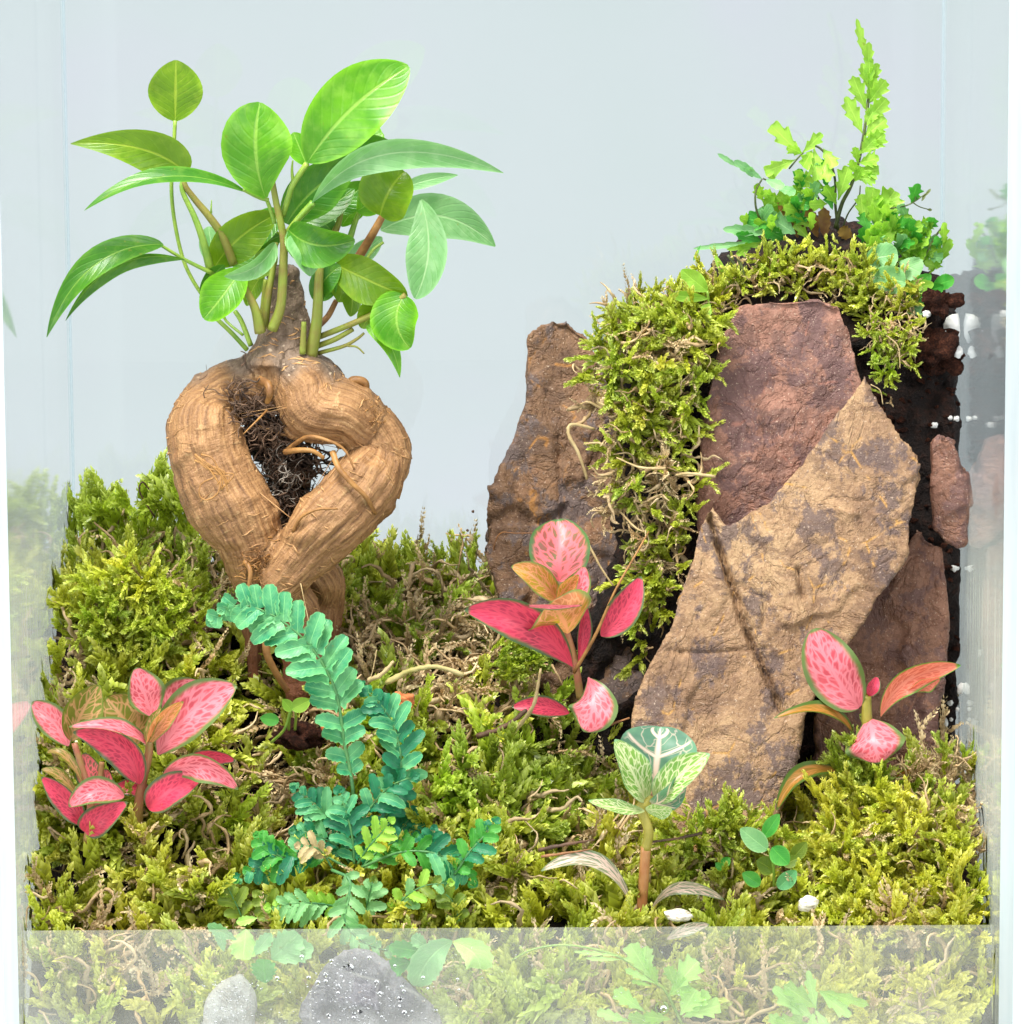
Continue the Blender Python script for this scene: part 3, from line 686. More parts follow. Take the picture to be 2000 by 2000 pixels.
sh([(1235, 850, 6.6), (1285, 770, 6.5), (1320, 710, 6.4), (1350, 655, 6.4)], 20, 14, S_BROWN)
sh([(1270, 850, 7.0), (1310, 790, 7.1), (1350, 760, 7.2)], 7, 6)
sh([(985, 725, 5.8), (1030, 670, 5.6), (1085, 610, 5.5)], 12, 14)
sh([(970, 660, 5.8), (992, 590, 5.6), (1010, 540, 5.5), (1062, 462, 5.4)], 12, 12)
sh([(1010, 540, 5.5), (1005, 490, 5.5), (1008, 450, 5.5)], 8, 3)
sh([(915, 600, 5.6), (880, 590, 5.5), (820, 560, 5.4)], 9, 8)
sh([(940, 690, 5.9), (925, 640, 5.9), (910, 600, 5.9)], 9, 8)
sh([(1160, 735, 7.0), (1180, 690, 7.0), (1192, 640, 7.0)], 16, 9, S_BARK)
sh([(1225, 740, 7.1), (1245, 680, 7.1), (1275, 610, 7.1)], 14, 8)
sh([(1130, 700, 7.2), (1115, 660, 7.2)], 7, 6)
sh([(700, 650, 6.0), (700, 630, 5.95), (702, 600, 5.95)], 5, 2)
# leaves
def lf(a, m, b, w_, mat, **kw):
    return blade('leaf', fic, A(*a), A(*m) if m else None, A(*b), w_ / 1.932 * 1.0, mat, Yw=a[2], **{'wav': 0.07, **kw})
lf((564, 303, 6.2), None, (567, 72, 6.0), 205, G_OLIVE, pa=1.0, pb=0.62, cup=0.15)
lf((603, 497, 5.9), (430, 405, 5.4), (170, 388, 5.2), 165, G_OLIVE, pa=0.58, pb=0.85, tilt=-0.2, cup=0.25, curl=0.3, nu=20)
lf((835, 572, 5.5), (520, 512, 4.8), (222, 640, 4.5), 78, G_MAT, pa=0.9, pb=0.8, tilt=0.75, cup=0.3, nu=20)
lf((520, 768, 5.8), (255, 850, 4.9), (80, 1118, 4.8), 110, G_MAT, pa=0.75, pb=0.85, tilt=0.35, cup=0.35, nu=20)
lf((600, 824, 5.8), (340, 850, 5.4), (150, 1056, 5.2), 80, G_MAT, pa=0.9, pb=0.8, tilt=-0.9, cup=0.4, nu=20)
lf((905, 592, 5.4), (868, 420, 5.0), (885, 232, 5.1), 268, G_YOUNG, pa=1.35, pb=0.60, cup=0.22, tilt=0.15)
lf((1065, 456, 5.3), (1230, 255, 4.8), (1446, 96, 5.0), 268, G_YOUNG, pa=1.0, pb=0.62, cup=0.18, tilt=-0.2, nu=20)
lf((1080, 612, 5.4), (1370, 425, 4.5), (1803, 498, 4.2), 122, G_PALE, pa=1.05, pb=0.85, tilt=0.35, cup=0.3, nu=22)
lf((1100, 475, 6.3), (1240, 420, 6.3), (1400, 405, 6.4), 150, G_MAT, pa=0.9, pb=0.6, tilt=0.2)
lf((1062, 472, 6.0), None, (1010, 345, 6.1), 90, G_YOUNG, pa=1.1, pb=0.6)
lf((1290, 420, 6.4), None, (1325, 318, 6.6), 80, G_YOUNG, pa=1.0, pb=0.6)
lf((985, 690, 6.2), (1090, 560, 6.1), (1245, 462, 6.4), 190, G_MAT, pa=0.95, pb=0.6, tilt=0.3, nu=16)
lf((1000, 690, 6.6), (1120, 640, 6.7), (1240, 560, 6.9), 120, G_MAT, pa=0.95, pb=0.6, tilt=-0.3)
lf((1338, 658, 6.0), (1370, 570, 5.6), (1430, 492, 5.7), 225, G_OLIVE, pa=0.95, pb=0.55, tilt=-0.35, cup=0.3)
lf((1492, 600, 5.4), (1520, 790, 5.0), (1470, 972, 5.1), 158, G_PALE, pa=1.15, pb=0.62, cup=0.3, tilt=0.25, nu=18)
lf((1340, 715, 7.4), (1560, 660, 7.6), (1772, 775, 7.9), 168, G_PALE, pa=0.85, pb=0.75, cup=0.2, nu=18)
lf((1410, 560, 7.3), (1520, 525, 7.4), (1632, 506, 7.5), 52, G_PALE, pa=0.8, pb=0.8)
lf((992, 712, 5.6), (1100, 770, 5.0), (1242, 752, 5.3), 165, G_MAT, pa=0.85, pb=0.65, tilt=0.35, cup=0.35)
lf((1010, 730, 5.5), (1055, 800, 5.2), (1075, 888, 5.2), 130, G_PALE, pa=0.8, pb=0.7, tilt=-0.4, cup=0.3)
lf((715, 850, 6.5), (810, 740, 6.2), (945, 655, 6.3), 165, G_OLIVE, pa=0.9, pb=0.6, tilt=0.25, nu=16)
lf((780, 850, 6.7), (860, 790, 6.7), (960, 735, 6.9), 130, G_MAT, pa=0.95, pb=0.6, tilt=-0.3)
lf((815, 860, 6.0), (745, 960, 5.6), (672, 1048, 5.6), 160, G_YOUNG, pa=1.0, pb=0.6, tilt=0.3, cup=0.35)
lf((750, 845, 6.1), (700, 900, 6.2), (665, 980, 6.3), 80, G_MAT, pa=0.9, pb=0.7, tilt=-0.5)
lf((942, 762, 5.8), (870, 850, 5.2), (750, 888, 5.2), 80, G_PALE, pa=0.85, pb=0.7, tilt=-0.5, cup=0.4)
lf((940, 780, 6.2), (900, 840, 6.3), (860, 900, 6.3), 90, G_OLIVE, pa=0.85, pb=0.7)
lf((1172, 842, 6.2), (1300, 905, 5.7), (1440, 965, 5.7), 175, G_OLIVE, pa=0.85, pb=0.62, tilt=0.35, cup=0.3, nu=16)
lf((1430, 958, 5.6), (1400, 1060, 5.4), (1450, 1160, 5.4), 190, G_YOUNG, pa=0.8, pb=0.55, tilt=0.35, cup=0.3)
lf((1400, 975, 5.9), (1320, 1020, 5.9), (1270, 1085, 6.0), 130, G_OLIVE, pa=0.85, pb=0.6, tilt=-0.3)
lf((1285, 1078, 5.9), (1370, 1140, 5.6), (1412, 1270, 5.6), 66, G_YOUNG, pa=0.75, pb=0.8, cup=0.4)
lf((1180, 985, 6.6), (1190, 920, 6.6), (1150, 850, 6.7), 90, G_OLIVE, pa=1.0, pb=0.6)
lf((1110, 980, 6.6), (1140, 920, 6.6), (1110, 860, 6.7), 75, G_MAT, pa=1.0, pb=0.6)
lf((1240, 1000, 7.0), (1225, 960, 7.0), (1200, 900, 7.1), 70, G_MAT, pa=1.0, pb=0.6)
lf((1192, 700, 7.4), (1240, 640, 7.4), (1310, 590, 7.5), 75, G_YOUNG, pa=1.0, pb=0.6)
lf((1200, 840, 7.4), (1270, 800, 7.5), (1345, 740, 7.6), 85, G_PALE, pa=1.0, pb=0.6)
lf((1170, 650, 7.2), (1210, 600, 7.2), (1290, 535, 7.3), 110, G_MAT, pa=1.0, pb=0.6)
lf((1050, 720, 7.2), (1110, 700, 7.2), (1180, 660, 7.3), 80, G_PALE, pa=1.0, pb=0.6)
lf((712, 850, 7.2), (700, 770, 7.2), (690, 700, 7.3), 90, G_PALE, pa=1.0, pb=0.55)
lf((1080, 660, 7.0), (1130, 690, 7.0), (1165, 740, 7.1), 70, G_MAT, pa=1.0, pb=0.6)
lf((960, 760, 7.0), (920, 740, 7.1), (870, 760, 7.2), 70, G_OLIVE, pa=1.0, pb=0.6)

for a_, m_, b_, w_, mt, kw in [((960, 640, 6.9), (900, 700, 6.7), (835, 800, 6.7), 110, G_MAT, {'tilt': 0.3}), ((1010, 640, 6.9), (1060, 560, 7.0), (1120, 500, 7.1), 130, G_OLIVE, {}),
      ((1250, 640, 6.9), (1300, 600, 6.9), (1330, 520, 7.0), 110, G_YOUNG, {'tilt': 0.3}), ((1090, 980, 6.3), (1130, 900, 6.1), (1190, 850, 6.1), 100, G_MAT, {'tilt': -0.2}), ((1200, 900, 6.5), (1230, 960, 6.4), (1225, 1040, 6.4), 80, G_OLIVE, {}),
      ((900, 880, 6.6), (860, 930, 6.6), (835, 1000, 6.6), 70, G_OLIVE, {}), ((1230, 470, 6.9), (1290, 400, 7.0), (1350, 350, 7.1), 110, G_YOUNG, {}), ((1040, 860, 6.9), (1090, 800, 6.9), (1150, 770, 6.9), 120, G_MAT, {'tilt': 0.4})]:
    lf(a_, m_, b_, w_, mt, pa=1.0, pb=0.6, **kw)
# ------------------------------------------------------------------ nerve plants
def nerve_mat(name, cell, vein, margin, scale=(8.0, 5.0), vw=0.10, mw=0.80, side=0.5, cell2=None, trans=0.3, rough=0.38, soft=0.06, net_w=1.0):
    k = NT(name); tc = k.n('TexCoord'); sx = k.n('SeparateXYZ', x0=tc.outputs['UV']); u, v = sx.outputs[0], sx.outputs[1]
    av = k.math('ABSOLUTE', k.math('SUBTRACT', k.math('MULTIPLY', v, 2.0), 1.0))
    sg = k.math('MULTIPLY', k.math('SUBTRACT', v, 0.5), 2.0)
    uu = k.math('SUBTRACT', k.math('MULTIPLY', u, scale[0]), k.math('MULTIPLY', av, scale[0] * 0.30))
    vec = k.n('CombineXYZ', x0=uu, x1=k.math('MULTIPLY', sg, scale[1] * 0.5), x2=0.0)
    wn = k.n('TexNoise', i_Vector=vec, i_Scale=1.1, i_Detail=2.0)
    vv = k.n('VectorMath', operation='ADD', x0=vec, x1=k.n('VectorMath', operation='SCALE', x0=wn.outputs['Color'], i_Scale=0.8).outputs[0])
    vo = k.n('TexVoronoi', i_Vector=vv, i_Scale=1.0, feature='DISTANCE_TO_EDGE')
    net = k.math('MULTIPLY', k.step(vo.outputs[0], vw + soft, vw * 0.4), net_w)
    s = k.math('ABSOLUTE', k.math('SUBTRACT', k.math('FRACT', k.math('MULTIPLY', uu, 0.62)), 0.5))
    lat = k.step(k.math('ADD', s, k.math('MULTIPLY', av, 0.05)), 0.14, 0.04)
    mid = k.step(k.math('ADD', av, k.math('MULTIPLY', u, 0.06)), 0.15, 0.06)
    vn = k.math('MAXIMUM', k.math('MAXIMUM', net, k.math('MULTIPLY', lat, side)), mid)
    n = k.noise(tc.outputs['Object'], 1.8, 3, 0.6)
    c = k.mix(k.step(n, 0.35, 0.65), cell, cell2 or cell)
    c = k.mix(vn, c, vein)
    base = k.step(u, 0.28, 0.0); c = k.mix(k.math('MULTIPLY', base, 0.6), c, vein)
    mg = k.math('MAXIMUM', k.step(k.math('ADD', av, k.math('MULTIPLY', wn.outputs[0], 0.12)), mw, mw + 0.22), k.step(u, 0.95, 0.985))
    c = k.mix(mg, c, margin)
    g = k.n('NewGeometry'); c = k.mix(k.math('MULTIPLY', g.outputs['Backfacing'], 0.55), c, (0.22, 0.26, 0.10))
    return k.pbr(c, rough, k.bump(vn, -0.9, 0.07), 0.4, trans, c)
N_PINK = nerve_mat('pink_nerve_leaf', (0.70, 0.10, 0.13), (0.88, 0.24, 0.29), (0.14, 0.22, 0.06), (10, 7), 0.10, 0.74, cell2=(0.55, 0.07, 0.10), soft=0.14)
N_DEEP = nerve_mat('deep_pink_nerve_leaf', (0.42, 0.03, 0.07), (0.76, 0.07, 0.13), (0.09, 0.15, 0.06), (12, 8), 0.09, 0.78, cell2=(0.62, 0.04, 0.10), soft=0.14)
N_NET = nerve_mat('pink_net_on_green_leaf', (0.17, 0.16, 0.07), (0.86, 0.17, 0.20), (0.08, 0.18, 0.05), (9, 6), 0.15, 0.80, cell2=(0.30, 0.09, 0.07))
N_OLIVE = nerve_mat('olive_nerve_leaf', (0.16, 0.19, 0.02), (0.55, 0.30, 0.13), (0.15, 0.20, 0.02), (6, 4), 0.05, 0.80, cell2=(0.22, 0.20, 0.03), side=0.8)
N_GOLD = nerve_mat('yellow_orange_nerve_leaf', (0.50, 0.34, 0.03), (0.82, 0.36, 0.16), (0.22, 0.30, 0.07), (8, 5), 0.07, 0.82, cell2=(0.60, 0.22, 0.08), trans=0.4)
N_DROOP = nerve_mat('orange_green_drooping_leaf', (0.30, 0.17, 0.02), (0.50, 0.22, 0.05), (0.08, 0.15, 0.02), (5, 3), 0.06, 0.55)
N_SALM = nerve_mat('salmon_nerve_leaf', (0.70, 0.15, 0.09), (0.85, 0.26, 0.17), (0.10, 0.28, 0.03), (11, 7), 0.09, 0.82)
N_WHITE = nerve_mat('green_leaf_white_nerves', (0.10, 0.23, 0.15), (0.86, 0.66, 0.55), (0.13, 0.30, 0.18), (5.0, 3.2), 0.03, 0.86, cell2=(0.15, 0.32, 0.19), side=1.0, soft=0.02, net_w=0.45)
N_WSIDE = nerve_mat('light_green_leaf_fine_nerves', (0.15, 0.33, 0.06), (0.62, 0.68, 0.36), (0.22, 0.42, 0.20), (9, 6), 0.08, 0.9, cell2=(0.22, 0.40, 0.07))
N_GREY = nerve_mat('faded_grey_nerve_leaf', (0.22, 0.26, 0.16), (0.75, 0.55, 0.46), (0.20, 0.28, 0.14), (7, 4), 0.10, 0.84)
S_PINK = stem_mat('pinkish_fleshy_stem', (0.42, 0.14, 0.09), (0.36, 0.24, 0.08), 0.4, 0.15)
S_OLV = stem_mat('olive_fleshy_stem', (0.30, 0.27, 0.04), (0.42, 0.36, 0.07), 0.4, 0.15)

def nerve_plant(label, base, mapf, s, leaves, stems, group=None, Yd=3.0):
    t = thing('nerve_plant', base, label, 'nerve plant', group)
    for pts, r0, r1, mat in stems:
        stalk('stem', t, [mapf(*q) for q in pts], [CM(r0 / s / 2, Yd), CM(r1 / s / 2, Yd)], mat, sides=9)
    for a, m, b, w_, mat, kw in leaves:
        kw = dict(kw); kw.setdefault('pb', 0.70); kw.setdefault('cup', 0.42); kw.setdefault('wav', 0.12)
        blade('leaf', t, mapf(*a), mapf(*m) if m else None, mapf(*b), 1.12 * w_ / s, mat, Yw=a[2], nu=18, **kw)
    return t
B_ = crop(0, 900, 2.414)
nerve_plant('pink leaved nerve plant at the left front, its tallest leaf pale rose and upright', B_(680, 1650, 3.0), B_, 2.414, [
    ((718, 1205, 2.9), None, (640, 975, 2.9), 165, N_PINK, {'tilt': 0.25}),
    ((745, 1385, 2.8), (900, 1190, 2.4), (1115, 1062, 2.4), 215, N_PINK, {'pa': 1.1, 'tilt': -0.2}),
    ((775, 1205, 3.2), (850, 1120, 3.3), (940, 1040, 3.4), 175, N_PINK, {'pa': 1.05}),
    ((640, 1340, 3.2), (590, 1230, 3.2), (500, 1115, 3.3), 250, N_OLIVE, {'pa': 1.1}),
    ((700, 1345, 2.9), (560, 1262, 2.3), (325, 1255, 2.2), 80, N_PINK, {'tilt': 0.7, 'cup': 0.5}),
    ((655, 1525, 2.7), (560, 1350, 2.4), (345, 1280, 2.4), 150, N_DEEP, {'pa': 0.85, 'tilt': -0.3}),
    ((700, 1640, 2.6), (800, 1560, 2.4), (960, 1490, 2.4), 150, N_DEEP, {'pa': 0.9, 'tilt': -0.3}),
    ((770, 1480, 2.7), (950, 1440, 2.1), (1122, 1550, 2.0), 125, N_PINK, {'pa': 1.0, 'tilt': 0.4}),
    ((800, 1470, 3.0), (960, 1400, 3.0), (1110, 1415, 3.0), 85, N_DEEP, {'tilt': 0.4}),
    ((700, 1340, 2.6), (760, 1230, 2.4), (865, 1135, 2.3), 80, N_GOLD, {'tilt': 0.3}),
    ((690, 1330, 2.6), (720, 1250, 2.5), (760, 1165, 2.5), 60, N_OLIVE, {'tilt': -0.6}),
    ((700, 1600, 3.0), (640, 1540, 3.0), (510, 1560, 3.0), 80, N_DEEP, {}),
], [([(650, 1720, 3.1), (655, 1600, 2.9), (675, 1500, 2.8), (700, 1390, 2.7), (705, 1320, 2.6)], 50, 36, S_PINK)])
nerve_plant('pink leaved nerve plant at the far left, touching the misted wall, with an olive leaf', B_(420, 1760, 2.6), B_, 2.414, [
    ((322, 1345, 2.9), (250, 1230, 3.0), (150, 1140, 3.3), 130, N_PINK, {}),
    ((335, 1320, 2.9), (385, 1190, 2.8), (470, 1058, 2.9), 165, N_OLIVE, {'pa': 1.05, 'tilt': 0.2}),
    ((585, 1585, 2.4), (450, 1560, 1.9), (325, 1630, 1.9), 120, N_PINK, {'pa': 0.95, 'tilt': 0.3}),
    ((395, 1720, 2.4), (310, 1600, 2.2), (195, 1490, 2.2), 110, N_DEEP, {'pa': 0.9, 'tilt': -0.3}),
    ((400, 1750, 2.3), (470, 1690, 2.1), (600, 1610, 2.1), 130, N_DEEP, {'pa': 0.8}),
    ((455, 1560, 3.0), (420, 1480, 3.0), (400, 1375, 3.1), 120, N_NET, {}),
    ((400, 1545, 2.7), (310, 1400, 2.5), (218, 1378, 2.6), 55, N_OLIVE, {'tilt': 0.8}),
    ((360, 1570, 2.6), (280, 1490, 2.4), (195, 1455, 2.4), 60, N_OLIVE, {'tilt': 0.6}),
    ((400, 1700, 2.9), (480, 1560, 3.0), (500, 1450, 3.0), 90, N_NET, {}),
], [([(410, 1800, 2.6), (430, 1650, 2.6), (400, 1500, 2.7), (350, 1330, 2.8)], 44, 30, S_PINK),
    ([(440, 1600, 2.8), (470, 1500, 2.9), (480, 1420, 2.9)], 36, 26, S_PINK)])
C_ = crop(860, 980, 3.22)
cen = nerve_plant('pink netted nerve plant in the middle, in the dark gap before the left slab', C_(880, 1190, 5.6), C_, 3.22, [
    ((745, 500, 5.3), (750, 320, 5.4), (740, 112, 5.9), 345, N_NET, {'pa': 1.0, 'pb': 0.55}),
    ((745, 625, 5.1), (600, 480, 4.7), (448, 408, 4.6), 155, N_GOLD, {'pa': 0.85, 'tilt': 0.3}),
    ((760, 640, 5.1), (860, 560, 5.0), (905, 400, 5.0), 175, N_PINK, {'pa': 0.9, 'tilt': -0.3}),
    ((745, 625, 4.9), (790, 540, 4.9), (870, 460, 4.9), 110, N_GOLD, {'pa': 0.9, 'tilt': 0.5}),
    ((830, 1035, 5.1), (550, 770, 4.3), (155, 680, 3.9), 235, N_DEEP, {'pa': 1.15, 'tilt': -0.15}),
    ((800, 830, 4.8), (770, 740, 4.3), (690, 632, 4.0), 400, N_GOLD, {'pa': 1.2, 'pb': 0.9, 'tilt': 0.0, 'cup': -0.25}),
    ((500, 648, 4.2), (700, 655, 3.8), (892, 650, 4.0), 46, N_PINK, {'tilt': 0.9, 'pb': 0.5}),
    ((1010, 842, 5.2), (1150, 690, 5.0), (1262, 470, 5.0), 185, N_DEEP, {'pa': 1.0}),
    ((930, 1105, 5.0), (960, 1270, 4.4), (900, 1445, 4.3), 285, N_PINK, {'pa': 1.35, 'pb': 0.7, 'tilt': 0.25, 'cup': -0.2}),
    ((810, 1330, 5.2), (640, 1290, 5.0), (450, 1290, 5.0), 120, N_DEEP, {'tilt': 0.2}),
    ((870, 1010, 5.3), (900, 820, 5.3), (905, 620, 5.4), 90, N_DEEP, {'tilt': 0.5}),
], [([(880, 1230, 5.6), (860, 1090, 5.4), (835, 950, 5.3), (790, 800, 5.2), (745, 600, 5.2)], 55, 38, S_PINK),
    ([(840, 1075, 5.2), (975, 840, 5.0), (1100, 560, 5.0), (1230, 330, 5.2), (1312, 185, 5.5)], 26, 9, S_BROWN)])
D_ = crop(1300, 1200, 2.76)
nerve_plant('pink and green nerve plant at the right, before the smooth red slab', D_(1120, 1010, 4.6), D_, 2.76, [
    ((1045, 500, 4.2), (910, 320, 4.0), (800, 78, 4.2), 270, N_PINK, {'pa': 1.1, 'pb': 0.55}),
    ((1160, 550, 4.2), (1300, 360, 3.9), (1590, 275, 3.8), 125, N_SALM, {'pa': 1.2, 'tilt': 0.3}),
    ((1300, 420, 3.95), (1400, 370, 3.8), (1482, 350, 3.8), 95, N_SALM, {'pa': 1.1, 'tilt': 0.8}),
    ((1095, 440, 4.2), (1120, 390, 4.1), (1140, 335, 4.1), 70, N_DEEP, {}),
    ((1080, 450, 4.3), (1060, 410, 4.3), (1030, 360, 4.3), 60, N_DROOP, {}),
    ((1012, 645, 4.3), (850, 515, 3.8), (585, 560, 3.6), 80, N_DROOP, {'tilt': 0.75}),
    ((1100, 560, 4.2), (1120, 680, 3.6), (1150, 805, 3.5), 300, N_PINK, {'pa': 1.15, 'pb': 0.6, 'tilt': 0.15, 'cup': -0.3}),
    ((950, 852, 4.4), (740, 860, 4.0), (600, 1055, 3.9), 95, N_DROOP, {'tilt': 0.5}),
    ((1230, 880, 4.6), (1330, 840, 4.7), (1420, 850, 4.8), 50, N_DROOP, {'tilt': 0.6}),
    ((1170, 900, 4.2), (1200, 980, 4.1), (1225, 1050, 4.1), 60, N_DROOP, {'tilt': 0.3}),
], [([(1120, 1060, 4.6), (1115, 900, 4.4), (1100, 700, 4.3), (1085, 560, 4.2), (1085, 440, 4.2)], 95, 50, S_OLV)])
E_ = crop(1000, 1400, 1.932)
nerve_plant('nerve plant with green leaves and white veins on a bare brown stem, front centre', E_(490, 790, 1.9), E_, 1.932, [
    ((535, 270, 1.7), (548, 150, 1.7), (560, 38, 2.0), 265, N_WHITE, {'pa': 1.25, 'pb': 0.55}),
    ((505, 320, 1.6), (455, 210, 1.3), (388, 85, 1.3), 120, N_WSIDE, {'pa': 1.0, 'tilt': 0.5}),
    ((545, 320, 1.6), (625, 230, 1.2), (746, 140, 1.2), 120, N_WSIDE, {'pa': 0.95, 'tilt': -0.4}),
    ((520, 330, 1.6), (590, 300, 1.3), (650, 200, 1.4), 90, N_WHITE, {'tilt': 0.5}),
    ((500, 355, 1.5), (400, 345, 1.0), (288, 316, 0.9), 55, N_WSIDE, {'tilt': 0.6}),
    ((505, 350, 1.4), (560, 350, 1.0), (605, 345, 0.8), 60, N_WSIDE, {'tilt': 0.6}),
    ((455, 720, 1.8), (320, 550, 1.4), (110, 582, 1.3), 62, N_GREY, {'tilt': 0.5, 'pa': 1.3}),
    ((525, 725, 1.8), (640, 640, 1.4), (800, 690, 1.3), 50, N_GREY, {'tilt': 0.5, 'pa': 1.3}),
    ((585, 840, 0.6), (660, 800, 0.5), (745, 784, 0.5), 44, N_GREY, {'tilt': 0.3}),
], [([(485, 800, 1.9), (495, 640, 1.8), (505, 490, 1.7)], 42, 40, stem_mat('brown_fleshy_stem', (0.42, 0.17, 0.06), (0.50, 0.26, 0.10), 0.4, 0.1)),
    ([(505, 500, 1.7), (515, 430, 1.65), (485, 345, 1.6), (505, 330, 1.6), (525, 300, 1.65)], 38, 40, S_OLV),
    ([(480, 790, 1.85), (440, 700, 1.8), (410, 640, 1.7)], 9, 8, S_OLV), ([(515, 780, 1.85), (550, 700, 1.8), (580, 660, 1.7)], 9, 8, S_OLV)], Yd=1.8)
# ------------------------------------------------------------------ ferns
def fern_mat(name, top, edge, under, trans=0.3, tcol=None, rough=0.42):
    return leaf_mat(name, top, edge, tuple(min(1, x * 1.25) for x in edge), under, trans, rough, 0.25, tcol, 0.4, 0.6)
F_TEAL = fern_mat('blue_green_fern', (0.025, 0.25, 0.115), (0.20, 0.52, 0.20), (0.14, 0.40, 0.20), 0.25, (0.08, 0.5, 0.10))
F_DARK = fern_mat('deep_green_fern', (0.008, 0.135, 0.065), (0.02, 0.22, 0.08), (0.03, 0.20, 0.12), 0.2, (0.03, 0.35, 0.08))
F_GREEN = fern_mat('bright_green_fern', (0.04, 0.28, 0.035), (0.12, 0.42, 0.06), (0.14, 0.36, 0.11), 0.3, (0.10, 0.6, 0.03))
F_LIME = fern_mat('pale_lime_fern', (0.26, 0.52, 0.05), (0.42, 0.68, 0.10), (0.30, 0.48, 0.10), 0.42, (0.42, 0.8, 0.02))
F_BRIGHT = fern_mat('pale_young_fern', (0.38, 0.70, 0.13), (0.52, 0.80, 0.22), (0.40, 0.66, 0.2), 0.3, (0.5, 0.9, 0.1))
F_PALE = fern_mat('pale_mint_fern', (0.20, 0.46, 0.18), (0.33, 0.60, 0.26), (0.30, 0.52, 0.25), 0.35, (0.3, 0.75, 0.2))
F_DRY = fern_mat('dry_tan_fern', (0.36, 0.27, 0.12), (0.50, 0.40, 0.20), (0.4, 0.3, 0.15), 0.2, (0.5, 0.4, 0.15))
F_OLV = fern_mat('olive_fern', (0.11, 0.19, 0.015), (0.22, 0.30, 0.03), (0.18, 0.24, 0.04), 0.3, (0.3, 0.45, 0.02))
S_FERN = stem_mat('fern_stalk', (0.05, 0.17, 0.06), (0.10, 0.26, 0.08), 0.45)
S_DARK = stem_mat('dark_wiry_stalk', (0.035, 0.05, 0.015), (0.10, 0.13, 0.03), 0.5)
def frond(t, mapf, s, rach, n, length, wid, mat, ang=58, t0=0.15, tipmin=0.25, Yw=3, stalkmat=None, rad=4.0, teeth=5, tamp=0.3, sides=(1, 1), jit=0.18, env=0.9, tilt=0.25, cup=0.3, droop=0.25):
    """a frond part (its stalk) whose leaflets are sub-parts"""
    pts = spline([mapf(*q) for q in rach], 60)
    if n != 18: n = max(4, int(n * 0.75)); wid *= 1.15; length *= 1.1
    V, F = tube([Vector(p) for p in pts[::4]], [CM(rad / s, Yw), CM(rad / s * 0.35, Yw)], n=28, sides=6)
    fo = mk('frond', V, F, stalkmat or S_FERN, t)
    org = t.location
    for i in range(n):
        u = t0 + (0.985 - t0) * i / max(1, n - 1); k_ = min(58, int(u * 59)); B = Vector(pts[k_]); T = Vector(pts[k_ + 1] - pts[k_]).normalized()
        e = (math.sin(math.pi * (0.18 + 0.80 * ((u - t0) / (1 - t0))) ** env)); e = max(tipmin, e)
        S = T.cross((CAM - B).normalized()).normalized(); Nn = S.cross(T)
        if Nn.dot(CAM - B) < 0: Nn = -Nn
        for sd in (-1, 1):
            L = CM(length / s, Yw) * e * random.uniform(1 - jit, 1 + jit) * sides[0 if sd < 0 else 1]
            if L < 0.02: continue
            a_ = math.radians(ang + random.uniform(-7, 7) - 12 * u)
            D = T * math.cos(a_) + S * sd * math.sin(a_) + Nn * random.uniform(-0.25, 0.3)
            end = B + D * L - Vector((0, 0, 1)) * L * droop * random.uniform(0, 1); mid = B + D * L * 0.5 + Nn * L * 0.08
            o = blade('leaflet', t, B, mid, end, 1.12 * wid / s * (0.6 + 0.4 * e), mat if not isinstance(mat, list) else random.choice(mat), Yw=Yw, nu=18, nv=4, pa=0.95, pb=0.42, fwd=0.15, bw=1.1,
                      tilt=random.uniform(-tilt, tilt) - sd * 0.25, cup=cup, teeth=teeth, tamp=tamp, ph=random.random(), wav=0.08)
            o.parent = fo
    tipb = Vector(pts[-1]); TT_ = Vector(pts[-1] - pts[-3]).normalized()
    o = blade('leaflet', t, tipb - TT_ * 0.05, None, tipb + TT_ * CM(length / s, Yw) * tipmin, wid / s * 0.8, mat if not isinstance(mat, list) else mat[0], Yw=Yw, nu=10, nv=3, teeth=4, tamp=0.25)
    o.parent = fo
    return fo
def single(t, mapf, s, a, b, w_, mat, m=None, teeth=5, tamp=0.35, pa=1.3, pb=0.6, name='leaflet', **kw):
    kw.setdefault('cup', 0.2); kw.setdefault('wav', 0.12); kw.setdefault('nu', 26); kw.setdefault('nv', 5); kw.setdefault('fwd', 0.35 if teeth else 0.0)
    return blade(name, t, mapf(*a), mapf(*m) if m else None, mapf(*b), w_ / s * (1.3 if teeth else 1.0), mat, Yw=a[2], teeth=teeth, tamp=tamp, pa=pa, pb=pb, ph=random.random(), tilt=random.uniform(-0.3, 0.3), **kw)

H = crop(380, 1100, 2.76)
t = thing('fern', H(850, 1640, 2.6), 'blue green fern front centre, one long frond arching up over the root', 'fern')
frond(t, H, 2.76, [(845, 1600, 2.6), (855, 1400, 2.5), (850, 1180, 2.4), (805, 960, 2.3), (770, 720, 2.2), (690, 540, 2.1), (570, 390, 2.1), (400, 270, 2.2), (230, 225, 2.3), (110, 300, 2.4)], 18, 205, 104, [F_TEAL], t0=0.26, tipmin=0.30, Yw=2.3, rad=13, teeth=5, tamp=0.24, ang=66, env=1.15, jit=0.12, tilt=0.18, droop=0.12, cup=0.35)
frond(t, H, 2.76, [(880, 1600, 2.7), (1010, 1400, 2.6), (1100, 1200, 2.5), (1110, 1020, 2.4), (1060, 850, 2.4), (985, 740, 2.4), (890, 660, 2.5)], 17, 150, 66, [F_TEAL, F_DARK], t0=0.22, Yw=2.5, rad=10, teeth=4, tamp=0.2)
frond(t, H, 2.76, [(850, 1600, 2.5), (800, 1450, 2.5), (680, 1330, 2.5), (540, 1210, 2.6)], 11, 130, 58, [F_TEAL, F_DARK], t0=0.3, Yw=2.5, rad=9)
